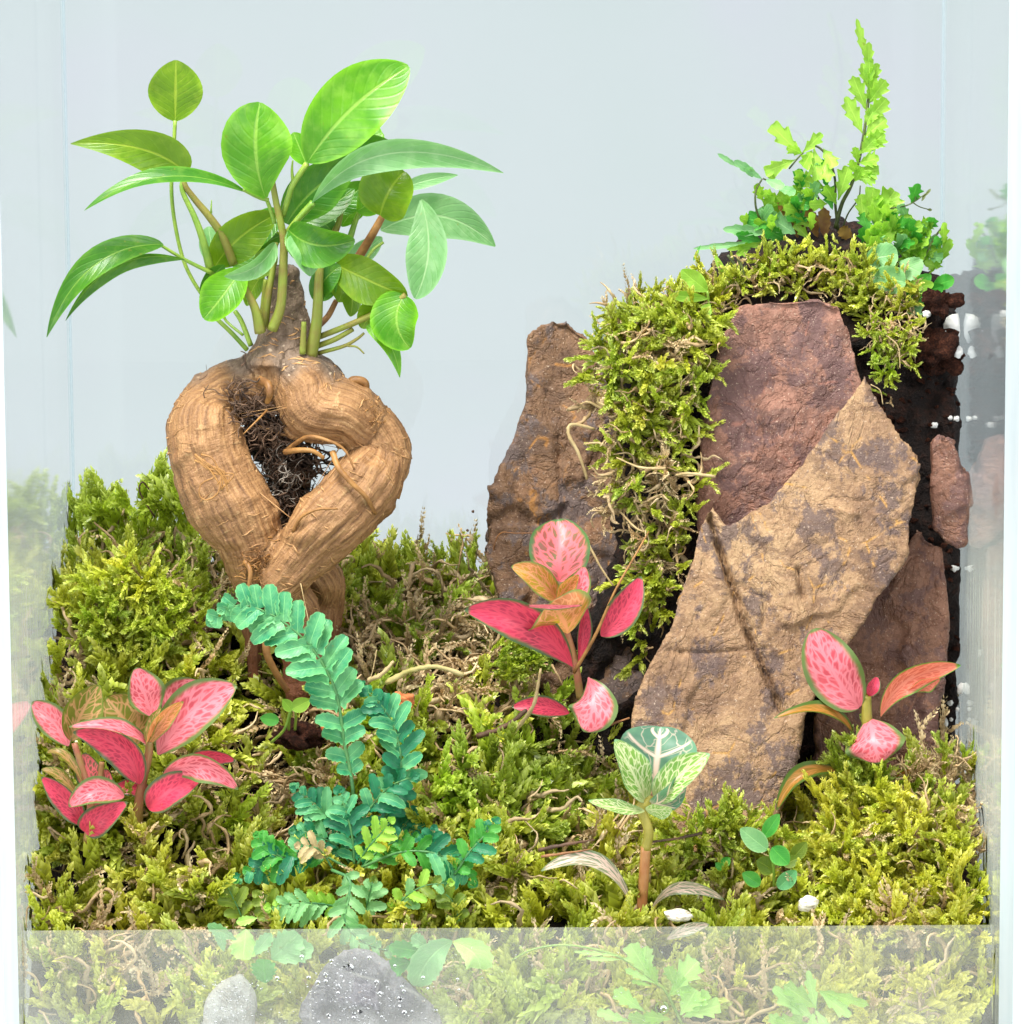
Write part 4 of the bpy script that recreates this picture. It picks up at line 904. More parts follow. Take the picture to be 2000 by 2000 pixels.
frond(t, H, 2.76, [(850, 1620, 2.4), (880, 1450, 2.4), (960, 1300, 2.3), (1060, 1200, 2.3), (1180, 1150, 2.3)], 10, 140, 60, [F_DARK, F_TEAL], t0=0.2, Yw=2.4, rad=9)
frond(t, H, 2.76, [(840, 1620, 2.3), (760, 1520, 2.3), (640, 1460, 2.3), (540, 1440, 2.4)], 9, 130, 58, [F_DARK, F_TEAL], t0=0.2, Yw=2.4, rad=9)
frond(t, H, 2.76, [(860, 1620, 2.2), (850, 1480, 2.2), (820, 1350, 2.2), (780, 1230, 2.3)], 10, 140, 60, [F_DARK, F_TEAL], t0=0.1, Yw=2.4, rad=9)
frond(t, H, 2.76, [(900, 1640, 2.2), (980, 1560, 2.2), (1080, 1500, 2.2), (1190, 1480, 2.3)], 8, 120, 56, [F_DARK, F_GREEN], t0=0.1, Yw=2.4, rad=9)
frond(t, H, 2.76, [(830, 1620, 2.7), (760, 1450, 2.8), (740, 1300, 2.9)], 9, 150, 66, F_DARK, t0=0.1, Yw=2.7, rad=9)
frond(t, H, 2.76, [(900, 1620, 2.8), (1050, 1500, 2.8), (1140, 1400, 2.8), (1180, 1340, 2.8)], 9, 130, 60, F_DARK, t0=0.2, Yw=2.7, rad=9)
frond(t, H, 2.76, [(820, 1640, 2.0), (640, 1560, 1.8), (440, 1600, 1.7), (230, 1700, 1.7)], 12, 130, 66, [F_GREEN, F_DARK, F_TEAL], t0=0.25, Yw=1.8, rad=9)
frond(t, H, 2.76, [(600, 1640, 1.8), (480, 1590, 1.7), (390, 1530, 1.7), (340, 1470, 1.8)], 7, 100, 60, [F_GREEN], t0=0.2, Yw=1.8, rad=8)
frond(t, H, 2.76, [(900, 1640, 2.1), (1100, 1560, 1.9), (1280, 1560, 1.8), (1400, 1620, 1.8), (1500, 1720, 1.7)], 11, 130, 64, [F_TEAL, F_GREEN, F_DARK], t0=0.3, Yw=1.8, rad=9)
frond(t, H, 2.76, [(1400, 1680, 1.7), (1480, 1560, 1.6), (1560, 1470, 1.6), (1620, 1390, 1.7)], 8, 110, 60, [F_GREEN, F_DARK], t0=0.1, Yw=1.7, rad=9)
frond(t, H, 2.76, [(1250, 1640, 2.0), (1270, 1540, 2.0), (1290, 1430, 2.0)], 4, 90, 56, F_DARK, t0=0.3, Yw=1.9, rad=8)
frond(t, H, 2.76, [(880, 1620, 1.9), (930, 1540, 1.7), (1000, 1460, 1.6), (1060, 1390, 1.6)], 7, 110, 52, F_LIME, t0=0.2, Yw=1.7, rad=7, teeth=5, tamp=0.4)
frond(t, H, 2.76, [(740, 1640, 1.8), (690, 1560, 1.7), (640, 1530, 1.6), (560, 1520, 1.6)], 7, 95, 44, F_DRY, t0=0.25, Yw=1.7, rad=7, teeth=5, tamp=0.4)['label'] = 'dry tan frond curled among the green ones'
J = crop(400, 1600, 3.22)
t = thing('fern', J(880, 560, 1.3), 'pale yellow green fern sprawling low in front, below the blue green fern', 'fern')
frond(t, J, 3.22, [(870, 560, 1.3), (720, 530, 1.1), (560, 530, 1.0), (400, 552, 1.0)], 11, 125, 62, [F_LIME, F_PALE], t0=0.15, Yw=1.1, rad=9, teeth=5, tamp=0.4)
frond(t, J, 3.22, [(800, 320, 1.6), (910, 380, 1.2), (900, 520, 1.0), (880, 640, 0.8), (950, 740, 0.7), (1080, 810, 0.6), (1240, 840, 0.6)], 15, 125, 66, F_PALE, t0=0.15, Yw=0.9, rad=12, teeth=5, tamp=0.35)
frond(t, J, 3.22, [(1180, 620, 1.5), (1250, 500, 1.3), (1380, 420, 1.2), (1540, 400, 1.1)], 9, 130, 66, [F_LIME, F_OLV, F_PALE], t0=0.1, Yw=1.2, rad=8, teeth=5, tamp=0.35)
frond(t, J, 3.22, [(1000, 620, 1.6), (1030, 500, 1.4), (1060, 380, 1.3)], 7, 120, 66, [F_OLV, F_PALE], t0=0.1, Yw=1.4, rad=8)
frond(t, J, 3.22, [(260, 680, 1.6), (200, 540, 1.5), (140, 420, 1.5)], 7, 120, 70, F_OLV, t0=0.05, Yw=1.5, rad=8)
frond(t, J, 3.22, [(500, 660, 1.5), (420, 560, 1.5), (330, 470, 1.5)], 7, 120, 70, F_OLV, t0=0.05, Yw=1.5, rad=8)
frond(t, J, 3.22, [(1600, 640, 1.4), (1560, 520, 1.4), (1480, 440, 1.4)], 6, 120, 70, F_OLV, t0=0.05, Yw=1.4, rad=8)
t = thing('fern', J(330, 900, 0.6), 'small light green fern piece pressed on the fogged strip at the lower left', 'fern')
single(t, J, 3.22, (260, 690, 0.5), (240, 880, 0.35), 170, F_BRIGHT, pa=1.0)
single(t, J, 3.22, (330, 620, 0.30), (200, 650, 0.14), 60, F_BRIGHT)
single(t, J, 3.22, (420, 880, 0.30), (590, 720, 0.14), 190, F_PALE, pa=1.1)
single(t, J, 3.22, (420, 880, 0.30), (680, 800, 0.14), 150, F_PALE, pa=1.2)
single(t, J, 3.22, (300, 860, 0.30), (420, 720, 0.14), 90, F_PALE)
single(t, J, 3.22, (200, 760, 0.30), (20, 660, 0.14), 80, F_PALE); single(t, J, 3.22, (120, 830, 0.30), (90, 700, 0.14), 70, F_PALE)
single(t, J, 3.22, (380, 1030, 0.30), (370, 880, 0.14), 160, F_GREEN, pa=1.0)
t = thing('fern', J(1560, 900, 0.5), 'broad pale mint fern leaf hanging behind the fogged strip right of the domed grey form', 'fern')
single(t, J, 3.22, (1560, 770, 0.5), (1330, 1050, 0.35), 190, F_PALE, m=(1420, 870, 0.2), pa=1.2, teeth=7, tamp=0.2)
single(t, J, 3.22, (1560, 770, 0.5), (1730, 940, 0.35), 180, F_BRIGHT, m=(1690, 840, 0.2), pa=1.2, teeth=7, tamp=0.25)
single(t, J, 3.22, (1400, 840, 0.30), (1160, 800, 0.14), 110, F_GREEN); single(t, J, 3.22, (1400, 800, 0.30), (1300, 740, 0.14), 90, F_PALE)
single(t, J, 3.22, (1300, 900, 0.30), (1160, 930, 0.14), 130, F_GREEN)
stalk('stalk', t, [J(1560, 770, 0.5), J(1700, 880, 0.45), J(1790, 1050, 0.45)], [0.03, 0.02], S_OLV)

K = crop(1000, 1600, 3.864)
t = thing('fern', K(1250, 1500, 0.5), 'light green fern with broad toothed leaflets at the bottom, right of centre', 'fern')
stalk('stalk', t, [K(1290, 1560, .5), K(1160, 1300, .42), K(1080, 1235, .4), K(850, 1060, .4), K(640, 985, .4), K(380, 950, .4), K(150, 985, .45), K(0, 1065, .5)], [0.035, 0.028, 0.02], S_GREEN)
for a, b, w_, m_ in [((1050, 1200), (890, 940), 175, F_BRIGHT), ((1040, 1190), (1010, 960), 110, F_BRIGHT), ((1200, 1300), (1400, 1070), 210, F_BRIGHT), ((1230, 1260), (1180, 1110), 110, F_LIME), ((1100, 1250), (1050, 1110), 90, F_LIME),
                     ((1080, 1240), (850, 1130), 60, F_BRIGHT), ((1060, 1260), (900, 1220), 44, F_LIME), ((830, 1060), (560, 1050), 40, F_BRIGHT), ((800, 1030), (470, 1000), 40, F_BRIGHT),
                     ((1180, 1330), (1330, 1230), 150, F_LIME), ((1270, 1480), (1390, 1290), 210, F_BRIGHT), ((1290, 1490), (1570, 1400), 170, F_BRIGHT), ((1300, 1500), (1480, 1300), 120, F_BRIGHT),
                     ((1000, 1450), (770, 1290), 130, F_BRIGHT), ((1200, 1510), (1000, 1490), 110, F_LIME), ((900, 1530), (640, 1450), 90, F_BRIGHT), ((1150, 1560), (880, 1480), 110, F_LIME)]:
    single(t, K, 3.864, (*a, 0.16), (*b, 0.06), w_, m_, teeth=4, tamp=0.55, pa=1.6, fwd=0.5)
V_, F_ = tube([K(1130 + 46 * math.cos(x), 1425 + 46 * math.sin(x), 0.3) for x in np.linspace(-1.2, 4.2, 9)], [0.03, 0.012], n=26, sides=6)
mk('curled_tendril', V_, F_, S_GREEN, t)
Q = crop(1500, 1500, 3.864)
t = thing('fern', Q(100, 1990, 0.5), 'light green fern with narrow pointed leaflets at the bottom, nearest the right wall', 'fern')
for a, b, w_, m_ in [((360, 1820, ), (300, 1530), 95, F_BRIGHT), ((370, 1810), (120, 1640), 150, F_LIME), ((350, 1900), (40, 1660), 150, F_BRIGHT), ((390, 1690), (620, 1870), 120, F_BRIGHT), ((380, 1680), (760, 1790), 90, F_LIME),
                     ((360, 1830), (470, 1990), 90, F_BRIGHT), ((300, 1930), (60, 1900), 110, F_LIME), ((340, 1850), (330, 2000), 110, F_BRIGHT), ((260, 1960), (180, 1760), 90, F_LIME), ((180, 2000), (10, 1860), 110, F_BRIGHT)]:
    single(t, Q, 3.864, (*a, 0.16), (*b, 0.06), w_, m_, teeth=3, tamp=0.6, pa=1.2, fwd=0.6)
stalk('stalk', t, [Q(330, 2040, .5), Q(360, 1850, .45), Q(370, 1690, .45)], [0.035, 0.02], S_GREEN)

T_ = crop(1300, 0, 2.76)
t = thing('fern', T_(920, 1260, 9.2), 'light green fern on top of the mossy rock pile with one tall upright frond', 'fern')
stalk('stalk', t, [T_(915, 1230, 9.2), T_(950, 1100, 9.1), T_(1000, 1000, 9.0), T_(1045, 850, 8.9), T_(1080, 650, 8.8), T_(1095, 480, 8.8), T_(1085, 340, 8.8), T_(1055, 200, 8.8), T_(1032, 110, 8.8)], [0.05, 0.035, 0.02], S_DARK)
def TS(lst, mat, Y0=8.9, **kw):
    for a, b, w_ in lst:
        single(t, T_, 2.76, (*a, Y0), (*b, Y0 - random.uniform(0.0, 0.5)), w_, mat if not isinstance(mat, list) else random.choice(mat), **kw)
TS([((1085, 340), (1030, 100), 50), ((1090, 410), (1098, 225), 62), ((1092, 480), (1142, 340), 70), ((1092, 480), (1058, 340), 60), ((1090, 560), (1188, 430), 95), ((1086, 600), (1008, 408), 92),
    ((1064, 725), (968, 522), 95), ((1078, 660), (1192, 530), 105), ((1068, 740), (1188, 640), 120), ((1055, 820), (1180, 720), 110), ((1048, 830), (1130, 745), 100), ((1040, 880), (1150, 850), 90), ((1035, 920), (1150, 915), 100), ((1030, 960), (1135, 965), 80), ((1038, 880), (1022, 790), 55), ((1030, 940), (1000, 860), 60), ((1020, 980), (1060, 900), 70)], F_LIME, 8.85, teeth=4, tamp=0.55, pa=1.25, fwd=0.6, pb=0.8)
TS([((1095, 480), (1100, 300), 60), ((1090, 560), (1130, 420), 60), ((1075, 680), (1130, 580), 70)], F_LIME, 8.8)
t2 = t
for r, pts in [((0.035, 0.02), [(930, 1240, 9.2), (915, 1100, 9.1), (912, 960, 9.0), (870, 840, 8.8), (800, 785, 8.7), (735, 828, 8.6), (665, 910, 8.6)]),
          ((0.03, 0.02), [(560, 1260, 8.8), (495, 1150, 8.5), (485, 1040, 8.4), (520, 965, 8.4)]),
          ((0.02, 0.015), [(525, 962, 8.4), (600, 1000, 8.5), (680, 1050, 8.6)]),
          ((0.03, 0.02), [(880, 1230, 9.2), (850, 1120, 9.1), (790, 1020, 9.0), (690, 960, 8.9)]),
          ((0.022, 0.015), [(950, 1240, 9.3), (985, 1150, 9.2), (1040, 1070, 9.1), (1050, 1000, 9.1)]),
          ((0.02, 0.012), [(1180, 1128, 8.8), (1290, 1110, 8.6), (1345, 1085, 8.6), (1420, 1030, 8.6)]),
          ((0.015, 0.01), [(1330, 1090, 8.6), (1370, 1115, 8.6), (1430, 1132, 8.6)]),
          ((0.015, 0.01), [(1345, 1085, 8.6), (1345, 1050, 8.6), (1320, 1020, 8.6)]),
          ((0.02, 0.03), [(1380, 1420, 8.6), (1440, 1300, 8.5), (1480, 1240, 8.5), (1502, 1215, 8.5)]),
          ((0.03, 0.02), [(1100, 1300, 9.0), (1200, 1240, 8.9), (1330, 1230, 8.8), (1400, 1200, 8.8)])]:
    stalk('stalk', t, [T_(*q) for q in pts], list(r), S_DARK, sides=5)
TS([((735, 835), (568, 675), 110), ((735, 828), (842, 720), 72), ((700, 860), (535, 925), 90), ((740, 830), (655, 790), 70), ((800, 795), (820, 970), 100), ((850, 800), (910, 900), 90), ((860, 840), (880, 980), 80), ((790, 810), (740, 900), 90)], F_LIME, 8.6, teeth=3, tamp=0.6, pa=1.5, fwd=0.6)
TS([((520, 965), (370, 865), 44), ((400, 905), (280, 828), 26), ((540, 970), (640, 1010), 50), ((600, 1010), (700, 1040), 50), ((470, 955), (440, 900), 40)], F_PALE, 8.4, teeth=4, tamp=0.3)
TS([((870, 1020), (700, 950), 100), ((870, 1010), (840, 860), 100), ((930, 1080), (985, 900), 105), ((900, 1130), (860, 1000), 90), ((800, 1080), (680, 1010), 80), ((660, 1060), (775, 1110), 110), ((700, 1120), (600, 1050), 90)], [F_LIME, F_LIME, F_GREEN], 8.9, teeth=3, tamp=0.6, pa=1.5, fwd=0.6)
TS([((650, 1200), (430, 1180), 110), ((620, 1210), (500, 1130), 90), ((600, 1250), (310, 1235), 60), ((620, 1300), (330, 1345), 36), ((560, 1300), (150, 1340), 34), ((520, 1300), (380, 1260), 60), ((700, 1260), (560, 1170), 110), ((640, 1290), (540, 1230), 90)], [F_PALE, F_LIME, F_GREEN], 8.7, teeth=5, tamp=0.4)
TS([((190, 1320), (150, 1405), 16)], F_GREEN, 8.4)
TS([((1100, 1200), (1120, 1010), 120), ((1120, 1190), (1235, 1030), 150), ((1070, 1200), (1050, 1050), 75), ((1130, 1200), (1180, 1060), 120), ((1130, 1230), (1250, 1110), 110), ((1100, 1260), (1060, 1150), 90), ((1200, 1230), (1330, 1170), 80), ((1180, 1250), (1390, 1215), 90), ((1210, 1290), (1400, 1280), 90), ((1290, 1360), (1415, 1190), 46),
    ((1230, 1340), (1380, 1330), 110), ((1240, 1400), (1420, 1400), 90), ((1420, 1480), (1545, 1300), 56), ((1480, 1380), (1540, 1290), 60), ((1130, 1270), (1230, 1290), 110), ((1160, 1200), (1200, 1290), 100), ((1300, 1260), (1330, 1180), 60), ((1270, 1290), (1350, 1250), 70)], [F_LIME, F_LIME, F_GREEN], 8.8, teeth=4, tamp=0.55, pa=1.4, fwd=0.5)
TS([((1060, 1400), (1250, 1370), 120), ((1090, 1480), (1295, 1520), 130), ((1260, 1410), (1375, 1470), 110), ((1240, 1570), (1445, 1530), 66), ((1220, 1610), (1450, 1600), 60), ((1200, 1640), (1440, 1680), 56), ((1440, 1540), (1555, 1505), 70), ((1290, 1580), (1430, 1480), 60), ((1380, 1580), (1500, 1540), 60), ((1120, 1560), (1250, 1640), 70)], [F_LIME, F_PALE, F_GREEN], 8.1, teeth=6, tamp=0.12, pa=1.1)
TS([((770, 1270), (640, 1100), 90), ((820, 1280), (760, 1120), 70), ((860, 1290), (850, 1120), 70), ((1010, 1300), (940, 1230), 70), ((720, 1290), (590, 1060), 60)], stem_mat('withered_brown_leaf', (0.14, 0.06, 0.02), (0.28, 0.17, 0.03), 0.6, 0.2), 9.1)
single(t, T_, 2.76, (1500, 1225, 8.5), (1508, 1198, 8.5), 30, F_LIME, teeth=0)
for a, b in [((1395, 1060), (1430, 1018)), ((1380, 1085), (1400, 1050)), ((1345, 1060), (1352, 1020)), ((1410, 1130), (1436, 1132))]:
    single(t, T_, 2.76, (*a, 8.6), (*b, 8.6), 16, S_DARK, teeth=0)
for _ in range(90):
    side = random.random() < 0.62
    cx, cy2 = (1240, 1290) if side else (700, 1130)
    u, v = cx + random.gauss(0, 105), cy2 + random.gauss(0, 85); an = random.gauss(-1.5 + (0.55 if side else -0.5), 0.75); L_ = random.uniform(70, 140)
    single(t, T_, 2.76, (u, v, 8.9), (u + math.cos(an) * L_, v + math.sin(an) * L_, 8.9 - random.uniform(0.1, 0.9)), random.uniform(50, 95), random.choice([F_LIME, F_LIME, F_GREEN, F_PALE]), teeth=3, tamp=0.6, pa=1.5, fwd=0.6)
# two seedlings left of the fern
t = thing('seedling', T_(220, 1620, 7.6), 'pale green round leaved seedling on the moss left of the top fern', 'seedling')
single(t, T_, 2.76, (225, 1570, 7.6), (85, 1455, 7.5), 105, F_LIME, teeth=0, name='leaf', pa=1.1); single(t, T_, 2.76, (230, 1610, 7.6), (25, 1590, 7.4), 62, F_LIME, teeth=0, name='leaf')
single(t, T_, 2.76, (240, 1640, 7.6), (200, 1700, 7.4), 66, F_LIME, teeth=0, name='leaf'); stalk('stem', t, [T_(240, 1680, 7.7), T_(225, 1570, 7.6)], [0.04, 0.03], S_GREEN)
t = thing('seedling', T_(360, 1560, 7.9), 'narrow pale leaf sprouting beside black twigs, left of the top fern', 'seedling')
single(t, T_, 2.76, (350, 1545, 7.9), (265, 1375, 7.9), 36, F_LIME, teeth=0, name='leaf'); single(t, T_, 2.76, (390, 1555, 7.9), (330, 1500, 7.9), 30, F_GREEN, teeth=0, name='leaf')
for a, b, m_ in [((440, 1550), (335, 1375), S_DARK), ((430, 1520), (385, 1385), S_DARK)]:
    stalk('twig', t, [T_(*a, 7.9), T_((a[0] + b[0]) / 2 + 8, (a[1] + b[1]) / 2, 7.9), T_(*b, 7.9)], [0.05, 0.03], m_)
# ------------------------------------------------------------------ moss
def moss_proto(seed, branches=3, nodes=15, leafl=0.085, fat=1.0, bend=0.5):
    r = np.random.default_rng(seed); V = []; F = []; C = []
    def strand(p0, d0, L, nn, lw, c0):
        p = np.array(p0, float); d = np.array(d0, float); d /= np.linalg.norm(d)
        side = r.normal(size=3); curve = r.normal(size=3) * bend; path = [p.copy()]
        dirs = [d.copy()]
        for i in range(nn):
            d = d + curve / nn + r.normal(size=3) * 0.07; d /= np.linalg.norm(d); p = p + d * L / nn; path.append(p.copy()); dirs.append(d.copy())
        for i in range(nn + 1):
            t = i / nn; dd = dirs[i]; a = np.cross(dd, [0.37, 0.2, 0.9]); a /= np.linalg.norm(a); b = np.cross(dd, a)
            taper = (0.55 + 0.6 * math.sin(math.pi * min(1, t * 0.85 + 0.15))) * fat
            for k_ in range(3):
                an = i * 2.4 + k_ * 2.094 + r.normal() * 0.25
                o = math.cos(an) * a + math.sin(an) * b; s = np.cross(dd, o)
                ll = lw * taper * r.uniform(0.8, 1.25); op = r.uniform(0.15, 0.60)
                base = path[i] + o * 0.010; tip = base + dd * ll * 1.05 + o * ll * op + r.normal(size=3) * 0.006
                mid = base + dd * ll * 0.45 + o * ll * op * 0.62
                w_ = ll * 0.34; n0 = len(V)
                V.extend([base, mid + s * w_, tip, mid - s * w_]); F.extend([(n0, n0 + 1, n0 + 2), (n0, n0 + 2, n0 + 3)])
                C.extend([c0 + 0.10 * t, c0 + 0.35 + 0.2 * t, c0 + 0.85 + 0.35 * t, c0 + 0.35 + 0.2 * t])
        return path, dirs
    path, dirs = strand((0, 0, 0), (0, 0, 1), 1.0, nodes, leafl, 0.0)
    for b_ in range(branches):
        i = int(r.uniform(0.2, 0.8) * nodes); d = dirs[i] + r.normal(size=3) * 0.75
        strand(path[i], d, r.uniform(0.25, 0.5), int(nodes * 0.42), leafl * 0.85, 0.12)
    return np.array(V), np.array(F, dtype=np.int32), np.clip(np.array(C), 0, 1.3)
def dry_proto(seed):
    r = np.random.default_rng(seed); V = []; F = []; C = []
    for s_ in range(2):
        p = np.zeros(3) + r.normal(size=3) * 0.05; d = np.array([0, 0, 1.0]) + r.normal(size=3) * 0.5; pts = [p.copy()]
        for i in range(9):
            d = d + r.normal(size=3) * 0.5; d /= np.linalg.norm(d); p = p + d * 0.13; pts.append(p.copy())
        q = spline(pts, 18); rad = np.interp(np.linspace(0, 1, 18), [0, 0.5, 1], [0.030, 0.044, 0.012]) * r.uniform(0.7, 1.3)
        n0 = len(V); T = np.gradient(q, axis=0); T /= np.linalg.norm(T, axis=1)[:, None]; A_ = np.cross(T, [0.3, 0.9, 0.2]); A_ /= np.linalg.norm(A_, axis=1)[:, None]; B_2 = np.cross(T, A_)
        for i in range(18):
            for k_ in range(4):
                an = k_ * math.pi / 2 + i * 0.25; V.append(q[i] + rad[i] * r.uniform(0.55, 1.5) * (math.cos(an) * A_[i] + 0.6 * math.sin(an) * B_2[i])); C.append(0.35 + 0.5 * r.random())
        for i in range(17):
            for k_ in range(4):
                a, b, c, e = n0 + i * 4 + k_, n0 + i * 4 + (k_ + 1) % 4, n0 + (i + 1) * 4 + (k_ + 1) % 4, n0 + (i + 1) * 4 + k_
                F.extend([(a, b, c), (a, c, e)])
    return np.array(V), np.array(F, dtype=np.int32), np.array(C)
GP = [moss_proto(100 + i, branches=[1, 2, 3, 2][i % 4], nodes=[22, 19, 21, 18][i % 4], leafl=[0.10, 0.12, 0.11, 0.135][i % 4], bend=[0.6, 1.1, 0.4, 0.8][i % 4]) for i in range(16)]
DP = [dry_proto(200 + i) for i in range(8)]
TP = [moss_proto(300 + i, branches=2, nodes=16, leafl=0.075, bend=1.4) for i in range(8)]      # withered shoots

k = NT('moss')
at = k.n('Attribute', attribute_name='col').outputs['Color']
M_moss = k.pbr(at, 0.30, None, 0.55, 0.30, k.mix(0.45, at, (0.50, 0.62, 0.02)))
k = NT('dry_moss')
at = k.n('Attribute', attribute_name='col').outputs['Color']
M_dry = k.pbr(at, 0.6, None, 0.35, 0.12, at)

class Bag:
    def __init__(s): s.V = []; s.F = []; s.C = []; s.n = 0
    def add(s, proto, pos, d, size, c0, c1):
        V, F, t = proto
        d = np.array(d, float); d /= np.linalg.norm(d); a = np.cross(d, RNG.normal(size=3)); a /= np.linalg.norm(a); b = np.cross(d, a)
        M = np.stack([a, b, d], 0) * size
        W = V @ M + np.array(pos)
        s.V.append(W.astype(np.float32)); s.F.append(F + s.n); s.n += len(V)
        tt = t[:, None]; cc = np.array(c0) * (1 - tt) + np.array(c1) * tt; hi = np.clip(tt - 0.95, 0, 1) * 1.6; cc = cc * (1 - hi) + np.array([0.88, 0.86, 0.52]) * hi  # pale tips, with a cream glisten put into the colour
        s.C.append(cc.astype(np.float32))
    def build(s, name, mat, label, cat):
        V = np.vstack(s.V); V[:, 0] = np.clip(V[:, 0], XL + 0.02, XR - 0.02); yv = V[:, 1]; V[:, 1] = np.minimum(np.where(yv < 1.1, 0.36 + 0.74 * np.exp(np.minimum(yv - 1.1, 0) / 0.74), yv), YB - 0.02)
        o = mk(name, V, np.vstack(s.F), mat, None, colr=np.vstack(s.C), smooth=False)
        return tag(o, label, cat, kind='stuff')
def moss_cols(yel, bright):
    # yel 0 green .. 1 yellow ; bright 0.6 .. 1.3
    b = np.array([0.13, 0.20, 0.012]) * (1 - yel) + np.array([0.30, 0.27, 0.014]) * yel
    t = np.array([0.46, 0.66, 0.035]) * (1 - yel) + np.array([0.84, 0.80, 0.06]) * yel
    f = bright * RNG.uniform(0.8, 1.25)
    return b * f * 0.8, t * f * 1.05 + np.array([0.03, 0.03, 0.01])
def dry_cols():
    f = RNG.uniform(0.65, 1.25); r_ = RNG.uniform(0, 1)
    return np.array([0.34, 0.23, 0.11]) * f, (np.array([0.78, 0.62, 0.38]) * (1 - r_) + np.array([0.56, 0.38, 0.19]) * r_) * f
SPOTS = [(880, 1340, 160, 90, 1.0), (760, 1330, 100, 90, 1.0), (530, 1500, 130, 110, 1.0), (620, 1620, 100, 80, .7), (900, 1480, 80, 60, .6), (430, 1250, 60, 80, 0.8), (620, 1480, 60, 60, .7), (400, 1150, 60, 60, 0.6), (1450, 1700, 90, 60, 0.8), (1810, 1560, 110, 80, 0.85), (1860, 1650, 60, 60, .7),
         (300, 1700, 120, 60, 0.25), (1080, 1720, 120, 60, 0.45), (850, 1560, 60, 80, 0.6), (1000, 1500, 60, 50, .4), (1650, 1900, 200, 80, 0.45), (350, 1930, 250, 70, 0.35), (1130, 1650, 60, 40, 0.6), (1250, 1600, 60, 40, .5), (420, 1620, 80, 60, .5)]
BARE = [(512, 1330, 62, 110, 1.6), (1180, 1300, 70, 130, 1.0), (1200, 1490, 60, 60, 1.0), (1130, 1470, 60, 60, 0.9), (1545, 1600, 30, 80, 0.9), (1600, 1690, 60, 30, 0.9), (700, 1240, 50, 60, .6), (370, 1680, 70, 40, .5), (1310, 1850, 60, 40, .6), (750, 1850, 90, 30, .7), (590, 1410, 50, 40, .6), (1230, 1200, 60, 60, 1)]
def g2(L, x, y):
    return max([a * math.exp(-((x - cx) / sx) ** 2 - ((y - cy_) / sy) ** 2) for cx, cy_, sx, sy, a in L])
floor_m, floor_d = Bag(), Bag()
def gnorm(X, Y, e=0.25):
    dx = (ground(X + e, Y) - ground(X - e, Y)) / (2 * e); dy = (ground(X, Y + e) - ground(X, Y - e)) / (2 * e)
    n = np.stack([-dx, -dy, np.ones_like(dx)], -1); return n / np.linalg.norm(n, axis=-1)[..., None]
NG = 4200
XX = RNG.uniform(XL + 0.12, XR - 0.12, NG); YY = RNG.uniform(0.6, YB - 0.25, NG) ; ZZ = ground(XX, YY); NN = gnorm(XX, YY)
PP = proj(np.stack([XX, YY, ZZ], -1))
for i in range(NG):
    x, y = PP[i]; n = NN[i]
    if y > 2130: continue
    if RNG.random() < g2(BARE, x, y) * 0.95: continue
    if 440 < x < 580 and 1400 < y < 1500 and RNG.random() < 0.75: continue
    if noise.noise(Vector((XX[i] * 1.3, YY[i] * 1.3, 21.0))) < -0.28 and RNG.random() < 0.8: continue
    if YY[i] > 7.6 and x > 1230 and x < 1950: continue                       # under the soil bank
    nn = noise.noise(Vector((XX[i] * 0.55, YY[i] * 0.55, 1.7))); n2 = noise.noise(Vector((XX[i] * 1.6, YY[i] * 1.6, 9.7)))
    dry = 0.20 + g2(SPOTS, x, y) * 0.9 + 0.10 * n2
    yel = np.clip(0.35 + 0.6 * nn + 0.45 * math.exp(-((x - 180) / 150) ** 2 - ((y - 1330) / 130) ** 2) + 0.35 * (y > 1650) + 0.2 * (x > 1550) - 0.25 * (x < 450) * (y < 1180) - 0.15 * (800 < x < 1200) * (y > 1400) + RNG.normal() * 0.12, 0, 1)
    bri = 1.0 + 0.25 * n2
    d = n * 0.55 + RNG.normal(size=3) * 0.42 + np.array([0, -0.25, 0.22])
    hum = 0.30 * noise.noise(Vector((XX[i] * 1.1, YY[i] * 1.1, 5.5)))
    pos = np.array((XX[i], YY[i], ZZ[i] - 0.10)) + n * hum
    isd = RNG.random() < dry
    if isd: pos = pos + n * RNG.uniform(0.3, 0.8)
    if isd:
        c0, c1 = dry_cols()
        if RNG.random() < 0.45: floor_d.add(DP[RNG.integers(len(DP))], pos, d, RNG.uniform(1.0, 1.8), c0, c1)
        else: floor_d.add(TP[RNG.integers(len(TP))], pos, d, RNG.uniform(1.2, 1.9), c0, c1)
    else:
        c0, c1 = moss_cols(yel, bri)
        sz = RNG.uniform(1.3, 2.3) * (0.85 if y < 1180 else 1.0)
        floor_m.add(GP[RNG.integers(len(GP))], pos, d, sz, c0, c1)
floor_m.build('moss_carpet', M_moss, 'yellow green feathery moss covering the floor of the tank', 'moss')
floor_d.build('dry_moss', M_dry, 'tan dried moss strands matted among the green moss on the floor', 'dry moss')

# tall shoots on the skyline of the left moss bank
sky = Bag()
for px, py, Yd in [(300, 1010, 9.5), (330, 1015, 9.4), (275, 1030, 9.8), (200, 1040, 10.5), (165, 1050, 10.8), (240, 1040, 10.2), (350, 1020, 9.0), (130, 1060, 11), (760, 1130, 10.5), (920, 1100, 10.8), (860, 1120, 10.8), (800, 1120, 11)]:
    for _ in range(3):
        c0, c1 = moss_cols(0.15, 1.0); p = P(px + RNG.normal() * 10, py + 20, Yd)
        sky.add(GP[RNG.integers(len(GP))], p, (RNG.normal() * 0.2, RNG.normal() * 0.15, 1), RNG.uniform(1.1, 1.6) * (1.2 if px < 400 else 0.7), c0, c1)
sky.build('moss_shoots', M_moss, 'taller green moss shoots standing up along the back of the moss bank', 'moss')

